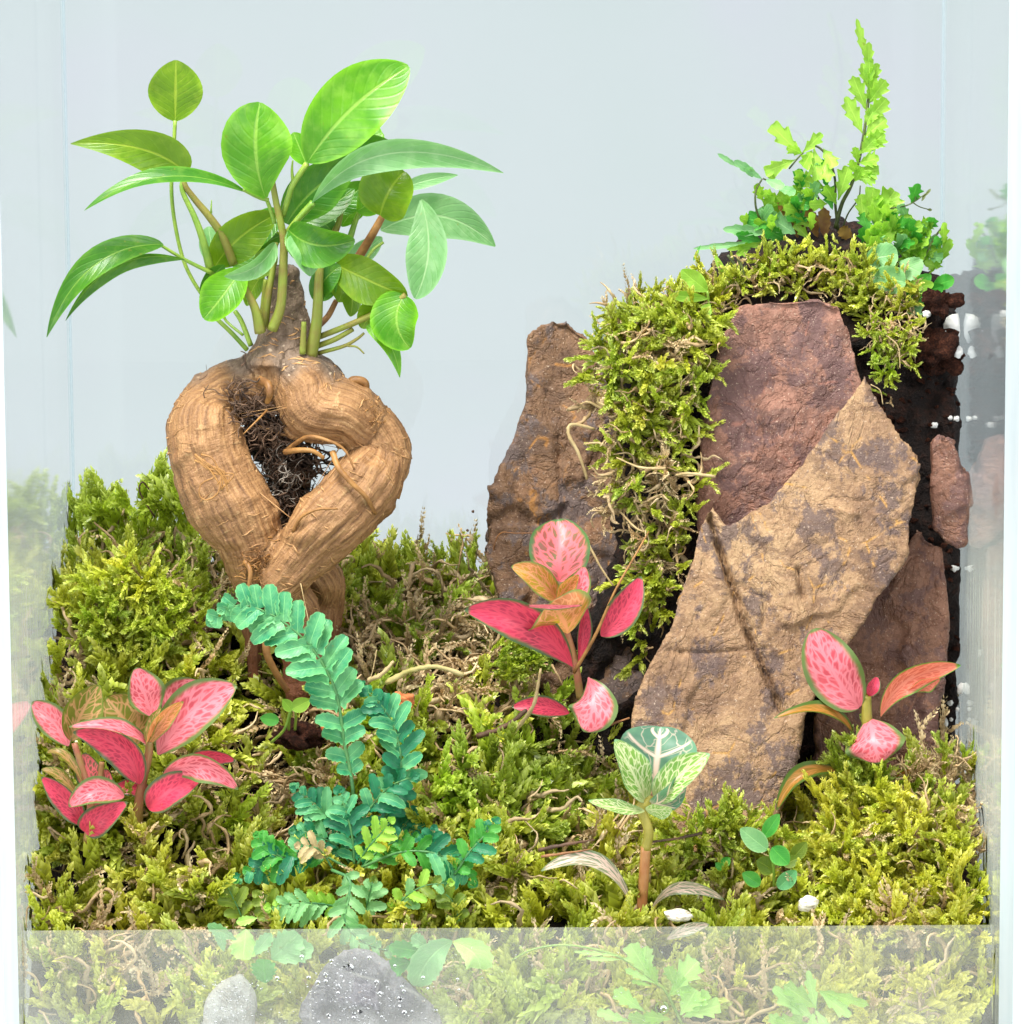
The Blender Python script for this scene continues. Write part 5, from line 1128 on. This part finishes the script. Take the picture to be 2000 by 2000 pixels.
def inpoly(x, y, poly):
    c = False; j = len(poly) - 1
    for i in range(len(poly)):
        xi, yi = poly[i]; xj, yj = poly[j]
        if (yi > y) != (yj > y) and x < (xj - xi) * (y - yi) / (yj - yi) + xi: c = not c
        j = i
    return c
def patch(poly, Yf, n, label, name='moss_clump', dryf=0.2, yel=0.35, size=(0.6, 1.0), dirv=(0, -0.6, 0.35), spread=0.5, dryspots=(), extra_dry=None, bri=1.0, thick=0.5):
    gm, dm = Bag(), Bag(); xs = [p[0] for p in poly]; ys = [p[1] for p in poly]; c = 0
    while c < n:
        x = RNG.uniform(min(xs), max(xs)); y = RNG.uniform(min(ys), max(ys))
        if not inpoly(x, y, poly): continue
        c += 1; yy = Yf(x, y); ry = (P(x, y, 5.0) - CAM).normalized(); hb = BANK.ray_cast(CAM, ry, 200)
        if hb[0] is not None: yy = min(yy, hb[0].y - 0.05)
        p = P(x, y, yy + RNG.uniform(0, thick) * (0.2 if hb[0] is not None else 1)); d = np.array(dirv) + RNG.normal(size=3) * spread
        nn = noise.noise(Vector((x * 0.012, y * 0.012, 4.0)))
        pd = dryf + 0.3 * nn + (g2(dryspots, x, y) if dryspots else 0)
        if RNG.random() < pd:
            c0, c1 = dry_cols(); dm.add(DP[RNG.integers(len(DP))] if RNG.random() < .5 else TP[RNG.integers(len(TP))], p, d, RNG.uniform(*size) * 0.95, c0, c1)
        else:
            c0, c1 = moss_cols(np.clip(yel + 0.5 * nn + RNG.normal() * 0.12, 0, 1), bri); gm.add(GP[RNG.integers(len(GP))], p, d, RNG.uniform(*size), c0, c1)
    gm.build(name, M_moss, label, 'moss')
    if dm.n: dm.build('dry_moss', M_dry, 'dried strands in the ' + label, 'dry moss')
patch([(1165, 690), (1180, 640), (1250, 610), (1330, 600), (1385, 600), (1390, 660), (1365, 740), (1350, 840), (1340, 950), (1335, 1060), (1315, 1130), (1290, 1200), (1262, 1270), (1245, 1260), (1262, 1150), (1250, 1050), (1190, 990), (1195, 880), (1160, 800), (1130, 750)],
      lambda x, y: 7.0 - (y - 600) / 700 * 0.8, 470, 'moss hanging down between the left slab and the pink slab', dryf=0.25, yel=0.4, size=(0.55, 1.3), dirv=(-0.1, -0.55, 0.05), spread=0.6, dryspots=[(1200, 1010, 80, 100, 1.0), (1170, 810, 60, 70, 0.9), (1290, 950, 50, 60, .6), (1280, 680, 70, 30, .5), (1300, 1060, 40, 50, .6)])
patch([(1180, 690), (1210, 630), (1260, 590), (1330, 580), (1420, 540), (1500, 515), (1600, 515), (1700, 530), (1800, 570), (1800, 610), (1760, 630), (1700, 625), (1640, 572), (1500, 575), (1420, 600), (1385, 650), (1280, 660)],
      lambda x, y: 8.6 - (y - 500) / 200 * 1.0, 460, 'moss cap on top of the rock pile under the fern', dryf=0.34, yel=0.55, size=(0.45, 0.95), dirv=(0, -0.35, 0.6), spread=0.5)
patch([(1690, 640), (1720, 620), (1780, 625), (1790, 680), (1770, 705), (1745, 715), (1748, 790), (1735, 780), (1712, 710)],
      lambda x, y: 7.2, 90, 'small moss tuft at the right shoulder of the pink slab', dryf=0.30, yel=0.35, size=(0.35, 0.6), dirv=(0.1, -0.5, -0.1), spread=0.55)
patch([(1700, 630), (1790, 640), (1800, 690), (1765, 720), (1715, 680)], lambda x, y: 7.35, 36, 'pale rim of dried moss right of the pink slab', dryf=0.9, size=(0.4, 0.6), spread=0.7)
patch([(1590, 1640), (1650, 1560), (1740, 1560), (1860, 1620), (1910, 1700), (1915, 1840), (1600, 1840), (1620, 1740)],
      lambda x, y: 3.4 - (y - 1560) / 280 * 2.4, 300, 'bright moss mound at the right front below the pink and green plant', dryf=0.10, yel=0.72, size=(0.8, 1.25), dirv=(-0.35, -0.45, 0.35), spread=0.4, dryspots=[(1850, 1620, 60, 60, .7)], bri=1.1, thick=0.8)
patch([(1640, 1500), (1700, 1480), (1740, 1530), (1700, 1590), (1640, 1590)], lambda x, y: 4.2, 45, 'upright moss tuft round the stem of the pink and green plant', dryf=0.0, yel=0.3, size=(0.7, 1.1), dirv=(-0.1, -0.1, 1), spread=0.2)
patch([(1750, 1560), (1800, 1490), (1890, 1480), (1915, 1560), (1900, 1660), (1790, 1640)], lambda x, y: 4.4, 130, 'tan tangle against the right wall below the soil bank', dryf=0.85, size=(0.7, 1.2), dirv=(0, -0.4, 0.4), spread=0.7)
patch([(1270, 1660), (1330, 1600), (1480, 1610), (1500, 1660), (1400, 1700)], lambda x, y: 2.9, 90, 'moss at the foot of the tall tan slab', dryf=0.25, yel=0.35, size=(0.7, 1.1), dirv=(0, -0.35, 0.5), spread=0.45)
patch([(955, 1270), (1010, 1260), (1030, 1290), (990, 1340), (950, 1320)], lambda x, y: 6.0, 26, 'single green moss spray poking over the dark gap left of the pink netted plant', dryf=0.0, yel=0.35, size=(0.6, 0.9), dirv=(0.7, -0.3, 0.35), spread=0.25)
patch([(180, 1250), (330, 1300), (400, 1200), (340, 1120), (200, 1120), (130, 1200)], lambda x, y: 6.4, 150, 'light moss bulging from the left bank above the pink plants', dryf=0.05, yel=0.45, size=(0.7, 1.1), dirv=(0.1, -0.6, 0.25), spread=0.5, bri=1.15)
# ------------------------------------------------------------------ small things
W_ = lambda x, y, Y: P(x, y, Y)
def loose(name, pts, r, mat, label, cat, group=None, n=None):
    q = [W_(*p) for p in pts]; V, F = tube([p_ + 0.04 * noise.noise_vector(p_ * 9) for p_ in q], [a_ * (0.62 if name == 'hanging_strand' else 1) for a_ in r], n, 6, wob=0.28); c = sum(q, Vector()) / len(q)
    o = mk(name, V, F, mat, None, origin=c); return tag(o, label, cat, group)
S_NDL = stem_mat('dark_dry_needle', (0.03, 0.018, 0.012), (0.12, 0.06, 0.03), 0.6)
S_ORN = stem_mat('orange_brown_needle', (0.30, 0.13, 0.04), (0.16, 0.07, 0.03), 0.55)
S_STRAW = stem_mat('straw_strand', (0.30, 0.21, 0.09), (0.48, 0.37, 0.19), 0.6)
loose('dry_needle', [(1052, 1658, 1.6), (1110, 1650, 1.5), (1162, 1640, 1.6)], [0.05, 0.02], S_NDL, 'dark dry needle in the moss left of the bare brown stem, the upper of two', 'dry needle', 'dry needles in the moss')
loose('dry_needle', [(1056, 1673, 1.4), (1105, 1668, 1.35), (1156, 1658, 1.4)], [0.035, 0.015], S_ORN, 'orange brown dry needle left of the bare brown stem, the lower of two', 'dry needle', 'dry needles in the moss')
loose('dry_needle', [(1270, 1645, 1.8), (1320, 1638, 1.9), (1372, 1628, 2.2)], [0.022, 0.035], S_NDL, 'dry needle right of the bare brown stem at the foot of the tan slab', 'dry needle', 'dry needles in the moss')
loose('dry_needle', [(1816, 1635, 3.0), (1840, 1618, 3.0), (1862, 1602, 3.2)], [0.03, 0.03], S_NDL, 'short dark needle near the right wall, the upper of two', 'dry needle', 'dry needles in the moss')
loose('dry_needle', [(1858, 1680, 2.4), (1884, 1652, 2.4), (1912, 1625, 2.6)], [0.022, 0.03], S_NDL, 'dark slanting needle touching the right wall, the lower of two', 'dry needle', 'dry needles in the moss')
loose('dry_stick', [(1000, 1435, 5.0), (1040, 1380, 4.6), (1058, 1305, 4.4)], [0.05, 0.03], S_STRAW, 'thin pale stick pointing up, left of the pink netted plant', 'stick')
loose('dry_stick', [(930, 1440, 4.6), (985, 1418, 4.5), (1030, 1385, 4.5)], [0.07, 0.04], S_NDL, 'dark brown stick lying beside the lowest pink leaf of the netted plant', 'stick')
loose('dry_stick', [(1180, 1420, 4.4), (1205, 1410, 4.4), (1228, 1402, 4.5)], [0.03, 0.02], S_ORN, 'tiny brown stick end right of the lowest pink leaf of the netted plant', 'stick')
loose('dry_stick', [(720, 1330, 5.0), (745, 1318, 4.8), (770, 1292, 4.8)], [0.07, 0.03], S_STRAW, 'short knobbly straw stick right of the long fern frond', 'stick')
loose('moss_stem', [(756, 1335, 4.8), (800, 1312, 4.6), (850, 1302, 4.6), (905, 1318, 4.7)], [0.06, 0.05], stem_mat('olive_dry_stem', (0.28, 0.26, 0.07), (0.46, 0.38, 0.18), 0.6), 'olive arched stem lying right of the long fern frond', 'stem')
loose('hanging_strand', [(1145, 935, 6.3), (1130, 890, 6.2), (1112, 850, 6.2), (1120, 828, 6.3), (1160, 838, 6.5)], [0.05, 0.07, 0.05], S_STRAW, 'pale curled strand hanging over the left slab, largest of them', 'dried strand')
loose('hanging_strand', [(1135, 790, 6.5), (1150, 785, 6.4), (1180, 800, 6.5), (1210, 820, 6.6)], [0.03, 0.05], S_STRAW, 'pale curled strand over the left slab, highest of them', 'dried strand')
loose('hanging_strand', [(1140, 868, 6.4), (1170, 866, 6.3), (1195, 880, 6.5)], [0.04, 0.04], S_STRAW, 'short pale strand over the left slab, between the highest and the largest', 'dried strand')
loose('hanging_strand', [(1205, 895, 6.0), (1250, 912, 5.9), (1300, 915, 5.9)], [0.03, 0.05], S_STRAW, 'straight pale strand crossing the hanging moss', 'dried strand')
loose('hanging_strand', [(1150, 1065, 6.2), (1175, 1110, 6.1), (1198, 1145, 6.1)], [0.05, 0.03], S_STRAW, 'pale strand reaching down toward the twig of the netted plant', 'dried strand')
loose('hanging_strand', [(1210, 1000, 6.0), (1240, 1030, 5.8), (1262, 1040, 5.8)], [0.04, 0.03], S_STRAW, 'pale strand in the dry tangle above the twig of the netted plant', 'dried strand')
loose('hanging_strand', [(1320, 930, 5.9), (1345, 925, 5.7), (1397, 930, 5.7)], [0.04, 0.06, 0.05], S_STRAW, 'pale strand end lying over the left edge of the pink slab', 'dried strand')
loose('root_thread', [(1700, 750, 5.9), (1718, 762, 5.9), (1724, 790, 5.9)], [0.012, 0.010], S_STRAW, 'fine pale root thread curling beside the tip of the tan slab', 'root thread')
loose('root_thread', [(1730, 655, 6.9), (1752, 672, 6.8), (1756, 695, 6.8), (1760, 720, 6.8)], [0.014, 0.012], S_STRAW, 'fine pale root thread hanging on the dark soil right of the pink slab', 'root thread')
loose('root_thread', [(958, 1100, 8.4), (975, 1045, 8.3), (1010, 1040, 8.2), (1055, 1042, 8.1)], [0.016, 0.012], S_ORN, 'orange root thread lying across the left slab', 'root thread')
loose('root_thread', [(590, 1140, 4.6), (620, 1300, 4.4), (632, 1440, 4.6)], [0.010, 0.008], S_STRAW, 'fine straight thread before the root neck of the ficus', 'root thread')
loose('root_thread', [(735, 1270, 5.0), (730, 1300, 4.9), (722, 1330, 4.9)], [0.012, 0.010], S_STRAW, 'fine curved thread right of the long fern frond', 'root thread')
loose('moss_stem', [(293, 960, 9.2), (280, 940, 9.1), (272, 962, 9.1), (300, 1010, 9.3)], [0.02, 0.02], S_NDL, 'thin dark stalk rising from the left moss bank', 'stem')
# shells and pale bits
def pebble(name, x, y, Y, rx, ry, mat, label, cat, seed=0.0, rot=0.0, flat=0.7, group=None, rough=0.1, n=None):
    n = n or (22 if rough > 0.3 else 10)
    c = P(x, y, Y); V = []; F = []
    for i in range(n + 1):
        th = math.pi * i / n
        for j in range(2 * n):
            ph = math.pi * j / n; q = Vector((math.sin(th) * math.cos(ph), math.sin(th) * math.sin(ph), math.cos(th)))
            f = 1 + rough * 3 * noise.noise(q * 1.6 + Vector((seed, seed, 0))) + (rough > 0.3) * 0.32 * noise.fractal(q * 3.2 + Vector((0, seed, 0)), 0.6, 2.0, 3)
            q = Vector((q.x * CM(rx, Y) * f, q.y * CM(rx, Y) * flat * f, q.z * CM(ry, Y) * f)); q = Matrix.Rotation(rot, 3, 'Y') @ q
            V.append(c + q)
    for i in range(n):
        for j in range(2 * n): F.append((i * 2 * n + j, (i + 1) * 2 * n + j, (i + 1) * 2 * n + (j + 1) % (2 * n), i * 2 * n + (j + 1) % (2 * n)))
    o = mk(name, V, F, mat, None, origin=c); return tag(o, label, cat, group)
k = NT('creamy_shell'); v = k.obj()
nn_ = k.noise(k.scale(v, (3, 3, 11)), 2.0, 4, 0.6)
M_shell = k.pbr(k.ramp(nn_, [(0.35, (0.30, 0.25, 0.15)), (0.5, (0.75, 0.70, 0.58)), (0.7, (0.85, 0.82, 0.74))]), 0.4, k.bump(nn_, 0.6, 0.05))
pebble('seed_shell', 1325, 1788, 0.9, 27, 13, M_shell, 'cream coloured flat seed shell lying right of the bare brown stem', 'seed shell', 1.0, 0.1)
pebble('seed_shell', 1578, 1765, 1.1, 20, 15, M_shell, 'whitish rounded bit lying in the moss near the right mound', 'seed shell', 4.0, -0.3)
M_orange = stem_mat('orange_peat_crumb', (0.42, 0.10, 0.03), (0.55, 0.20, 0.07), 0.8)
pebble('peat_crumb', 788, 1368, 4.6, 18, 14, M_orange, 'orange red crumb on the dry moss right of the long fern frond', 'crumb', 2.0, 0.2, rough=0.35)
pebble('peat_crumb', 655, 1425, 4.4, 26, 20, M_orange, 'orange lump showing behind the long fern frond', 'crumb', 3.0, 0.2, rough=0.25)
k = NT('crumbly_red_peat'); v = k.obj(); n_ = k.noise(v, 5.5, 6, 0.75); n2_ = k.noise(v, 19, 4, 0.7)
M_clod = k.pbr(k.ramp(k.math('ADD', k.math('MULTIPLY', n_, 0.6), k.math('MULTIPLY', n2_, 0.4)), [(0.36, (0.008, 0.003, 0.002)), (0.5, (0.055, 0.018, 0.010)), (0.62, (0.15, 0.05, 0.027)), (0.72, (0.28, 0.12, 0.07))]), 0.9, k.bump(k.math('ADD', n_, n2_), 1.0, 0.30), 0.15)
M_redb = stem_mat('reddish_peat_crumb', (0.05, 0.016, 0.010), (0.17, 0.055, 0.03), 0.8)
pebble('peat_crumb', 588, 1438, 4.6, 44, 22, M_clod, 'red brown lump of peat at the foot of the ficus root', 'crumb', 6.0, 0.1, rough=0.4)
pebble('peat_crumb', 1615, 1680, 3.4, 46, 22, M_clod, 'dark peat lump in the gap left of the right moss mound', 'crumb', 8.0, 0.1, rough=0.4)
pebble('peat_crumb', 1835, 590, 7.4, 26, 22, M_clod, 'red brown clod on top of the soil bank by the right wall', 'crumb', 9.0, 0.1, rough=0.45)
pebble('peat_crumb', 1830, 690, 7.6, 44, 32, M_clod, 'large crumbly red brown clod against the right wall beside the moss tuft', 'crumb', 10.0, 0.1, rough=0.45)
# perlite grains in the soil
k = NT('white_perlite'); M_perl = k.pbr((0.72, 0.72, 0.69), 0.8, k.bump(k.noise(k.obj(), 9, 4), 0.6, 0.05), 0.3)
PL = [(1862, 640, 17, 26, 'large white perlite grain beside the wall below the fern, tallest of all'), (1845, 655, 9, 9, 'white perlite grain left of the tallest one'), (1810, 613, 8, 7, 'round white perlite grain just under the fern leaves'),
      (1872, 688, 8, 11, 'oval white perlite grain beside the wall under the tallest one'), (1868, 818, 6, 5, 'small perlite grain by the wall above the narrow red chip, on the right'), (1825, 830, 7, 6, 'perlite grain directly above the narrow red chip'), (1856, 816, 5, 4, 'tiny perlite grain above the narrow red chip, beside another by the wall'),
      (1864, 1110, 8, 7, 'perlite grain in the dark soil just under the narrow red chip'), (1877, 1345, 8, 11, 'perlite grain by the wall level with the tips of the pink and green plant'), (1856, 1373, 6, 5, 'perlite grain left of the one level with the plant tips'), (1838, 1275, 4, 7, 'thin perlite grain at the right edge of the smooth red slab'),
      (1846, 1410, 6, 8, 'perlite grain beside the smooth red slab, middle of the lower group'), (1858, 1405, 4, 4, 'tiny perlite grain in the lower group by the right wall'), (1884, 1515, 10, 9, 'round white perlite grain at the wall above the tan tangle'), (1855, 1510, 11, 10, 'greyish perlite grain above the tan tangle, left of the round white one'),
      (1870, 1385, 4, 4, 'tiny perlite grain under the plant tip by the wall')]
for i, (x, y, rx, ry, lb) in enumerate(PL):
    hit = BANK.ray_cast(CAM, (P(x, y, 7) - CAM).normalized(), 200)
    Yp = (hit[0].y - 0.05 - (0.6 if i < 4 else 0)) if hit[0] is not None else 7.0
    pebble('perlite_grain', x, y, Yp, rx, ry, M_perl, lb, 'perlite grain', i * 1.3, 0.3 * math.sin(i), group='white perlite grains in the soil bank', rough=0.18, n=7)
parts = []
for i in range(420):                            # crumbs standing proud of the bank
    x, y = random.uniform(1690, 1882), random.uniform(600, 1560)
    hit = BANK.ray_cast(CAM, (P(x, y, 7) - CAM).normalized(), 200)
    if hit[0] is None: continue
    r_ = random.uniform(0.02, 0.10); q0 = hit[0]
    V, F = tube([q0 - Vector((r_, 0, 0)), q0 + Vector((0, -r_ * 0.5, r_ * 0.3)), q0 + Vector((r_, 0, random.uniform(-r_, r_)))], [r_ * 0.3, r_ * 0.8, r_ * 0.3], n=6, sides=6, wob=0.3); parts.append(([Vector((min(p[0], XR - 0.015), p[1], p[2])) for p in V], F))
V, F = join(parts); tag(mk('soil_crumbs', V, F, M_clod), 'reddish crumbs and fibres standing out of the dark soil bank', 'soil crumbs', kind='stuff')

# seedlings on the floor
def seedling(base, leaves, stems, label):
    t = thing('seedling', W_(*base), label, 'seedling')
    for a, b, w_, m_ in leaves: blade('leaf', t, W_(*a), None, W_(*b), w_, m_, Yw=a[2], nu=12, nv=4, pa=0.9, pb=0.6, cup=0.25, tilt=random.uniform(-.3, .3))
    for s_ in stems: stalk('stem', t, [W_(*q) for q in s_], [CM(3), CM(2.5)], S_GREEN, sides=6)
seedling((575, 1420, 4.2), [((570, 1385, 3.6), (606, 1367, 3.5), 30, F_LIME), ((570, 1388, 3.6), (552, 1366, 3.5), 22, F_LIME), ((545, 1408, 3.7), (508, 1402, 3.6), 26, F_GREEN)], [[(564, 1425, 4.2), (565, 1405, 3.8), (570, 1386, 3.6)], [(576, 1425, 4.2), (578, 1400, 3.8), (575, 1385, 3.6)], [(530, 1450, 4.0), (555, 1425, 3.7), (566, 1390, 3.6)]],
         'tiny bright green seedling at the foot of the ficus root')
seedling((1512, 1725, 2.4), [((1498, 1660, 2.0), (1446, 1618, 1.9), 42, F_PALE), ((1508, 1655, 2.0), (1540, 1688, 1.9), 40, F_GREEN), ((1492, 1635, 2.2), (1522, 1590, 2.1), 30, F_GREEN), ((1485, 1728, 2.0), (1450, 1705, 1.9), 30, F_GREEN), ((1520, 1735, 2.0), (1555, 1700, 1.9), 34, F_TEAL), ((1512, 1700, 2.2), (1478, 1680, 2.1), 40, F_OLV), ((1545, 1680, 2.3), (1575, 1645, 2.3), 30, F_OLV), ((1530, 1690, 2.2), (1560, 1675, 2.2), 26, F_OLV)],
         [[(1512, 1730, 2.3), (1510, 1690, 2.1), (1500, 1657, 2.0)], [(1512, 1730, 2.3), (1548, 1700, 2.3), (1550, 1670, 2.3)]], 'round leaved seedling cluster before the dark gap beside the tan slab')
seedling((1420, 1690, 2.6), [((1410, 1690, 2.4), (1425, 1675, 2.4), 20, F_GREEN), ((1412, 1700, 2.4), (1398, 1685, 2.4), 16, F_GREEN)], [[(1415, 1710, 2.5), (1412, 1692, 2.4)]], 'two tiny green leaves in dry moss left of the seedling cluster')

# condensation drops on the fogged strip
k = NT('water_drop'); b = k.n('BsdfPrincipled', i_Base_Color=(1, 1, 1), i_Roughness=0.02, i_IOR=1.33); b.inputs['Transmission Weight'].default_value = 1.0
k.t.links.new(b.outputs[0], k.out.inputs[0]); M_drop = k.m
parts = []
def drop(x, y, r):
    c = P(x, y, -0.301); V = [c + Vector((0, -r * 0.55, 0))]; F = []
    for i in range(1, 4):
        th = i / 3 * math.pi / 2
        for j in range(10):
            a_ = 2 * math.pi * j / 10; V.append(c + Vector((r * math.sin(th) * math.cos(a_), -r * 0.55 * math.cos(th), r * math.sin(th) * math.sin(a_))))
    for j in range(10):
        j2 = (j + 1) % 10; F.append((0, 1 + j, 1 + j2))
        for i in range(2): F.append((1 + i * 10 + j, 1 + (i + 1) * 10 + j, 1 + (i + 1) * 10 + j2, 1 + i * 10 + j2))
    F.append(tuple(range(21, 31))[::-1]); parts.append((V, F))
drop(683, 1890, 0.085); drop(660, 1926, 0.055); drop(1296, 1970, 0.07)
for _ in range(26): drop(random.gauss(680, 75), random.uniform(1868, 1998), random.uniform(0.03, 0.055))
for _ in range(9): drop(random.gauss(800, 60), random.uniform(1900, 1998), random.uniform(0.03, 0.045))
for _ in range(260):
    x = random.gauss(690, 85); y = random.uniform(1870, 2000)
    if y > 1860 + abs(x - 665) * 0.7: drop(x, y, random.uniform(0.008, 0.022))
for _ in range(90): drop(random.gauss(450, 30), random.uniform(1915, 2000), random.uniform(0.008, 0.025))
for _ in range(120): drop(random.uniform(300, 1400), random.uniform(1840, 2000), random.uniform(0.007, 0.016))
V, F = join(parts); tag(mk('water_drops', V, F, M_drop), 'condensation drops beaded on the low fogged front strip', 'water drops', kind='stuff')

# specks stuck on the back wall
for i, (x, y, r, lb) in enumerate([(924, 999, 3, 'black speck on the back wall above the moss, the upper of two'), (913, 1036, 3, 'black speck on the back wall above the moss, the lower of two')]):
    pebble('dirt_speck', x, y, 12.33, r, r, S_NDL, lb, 'dirt speck', i, n=5)
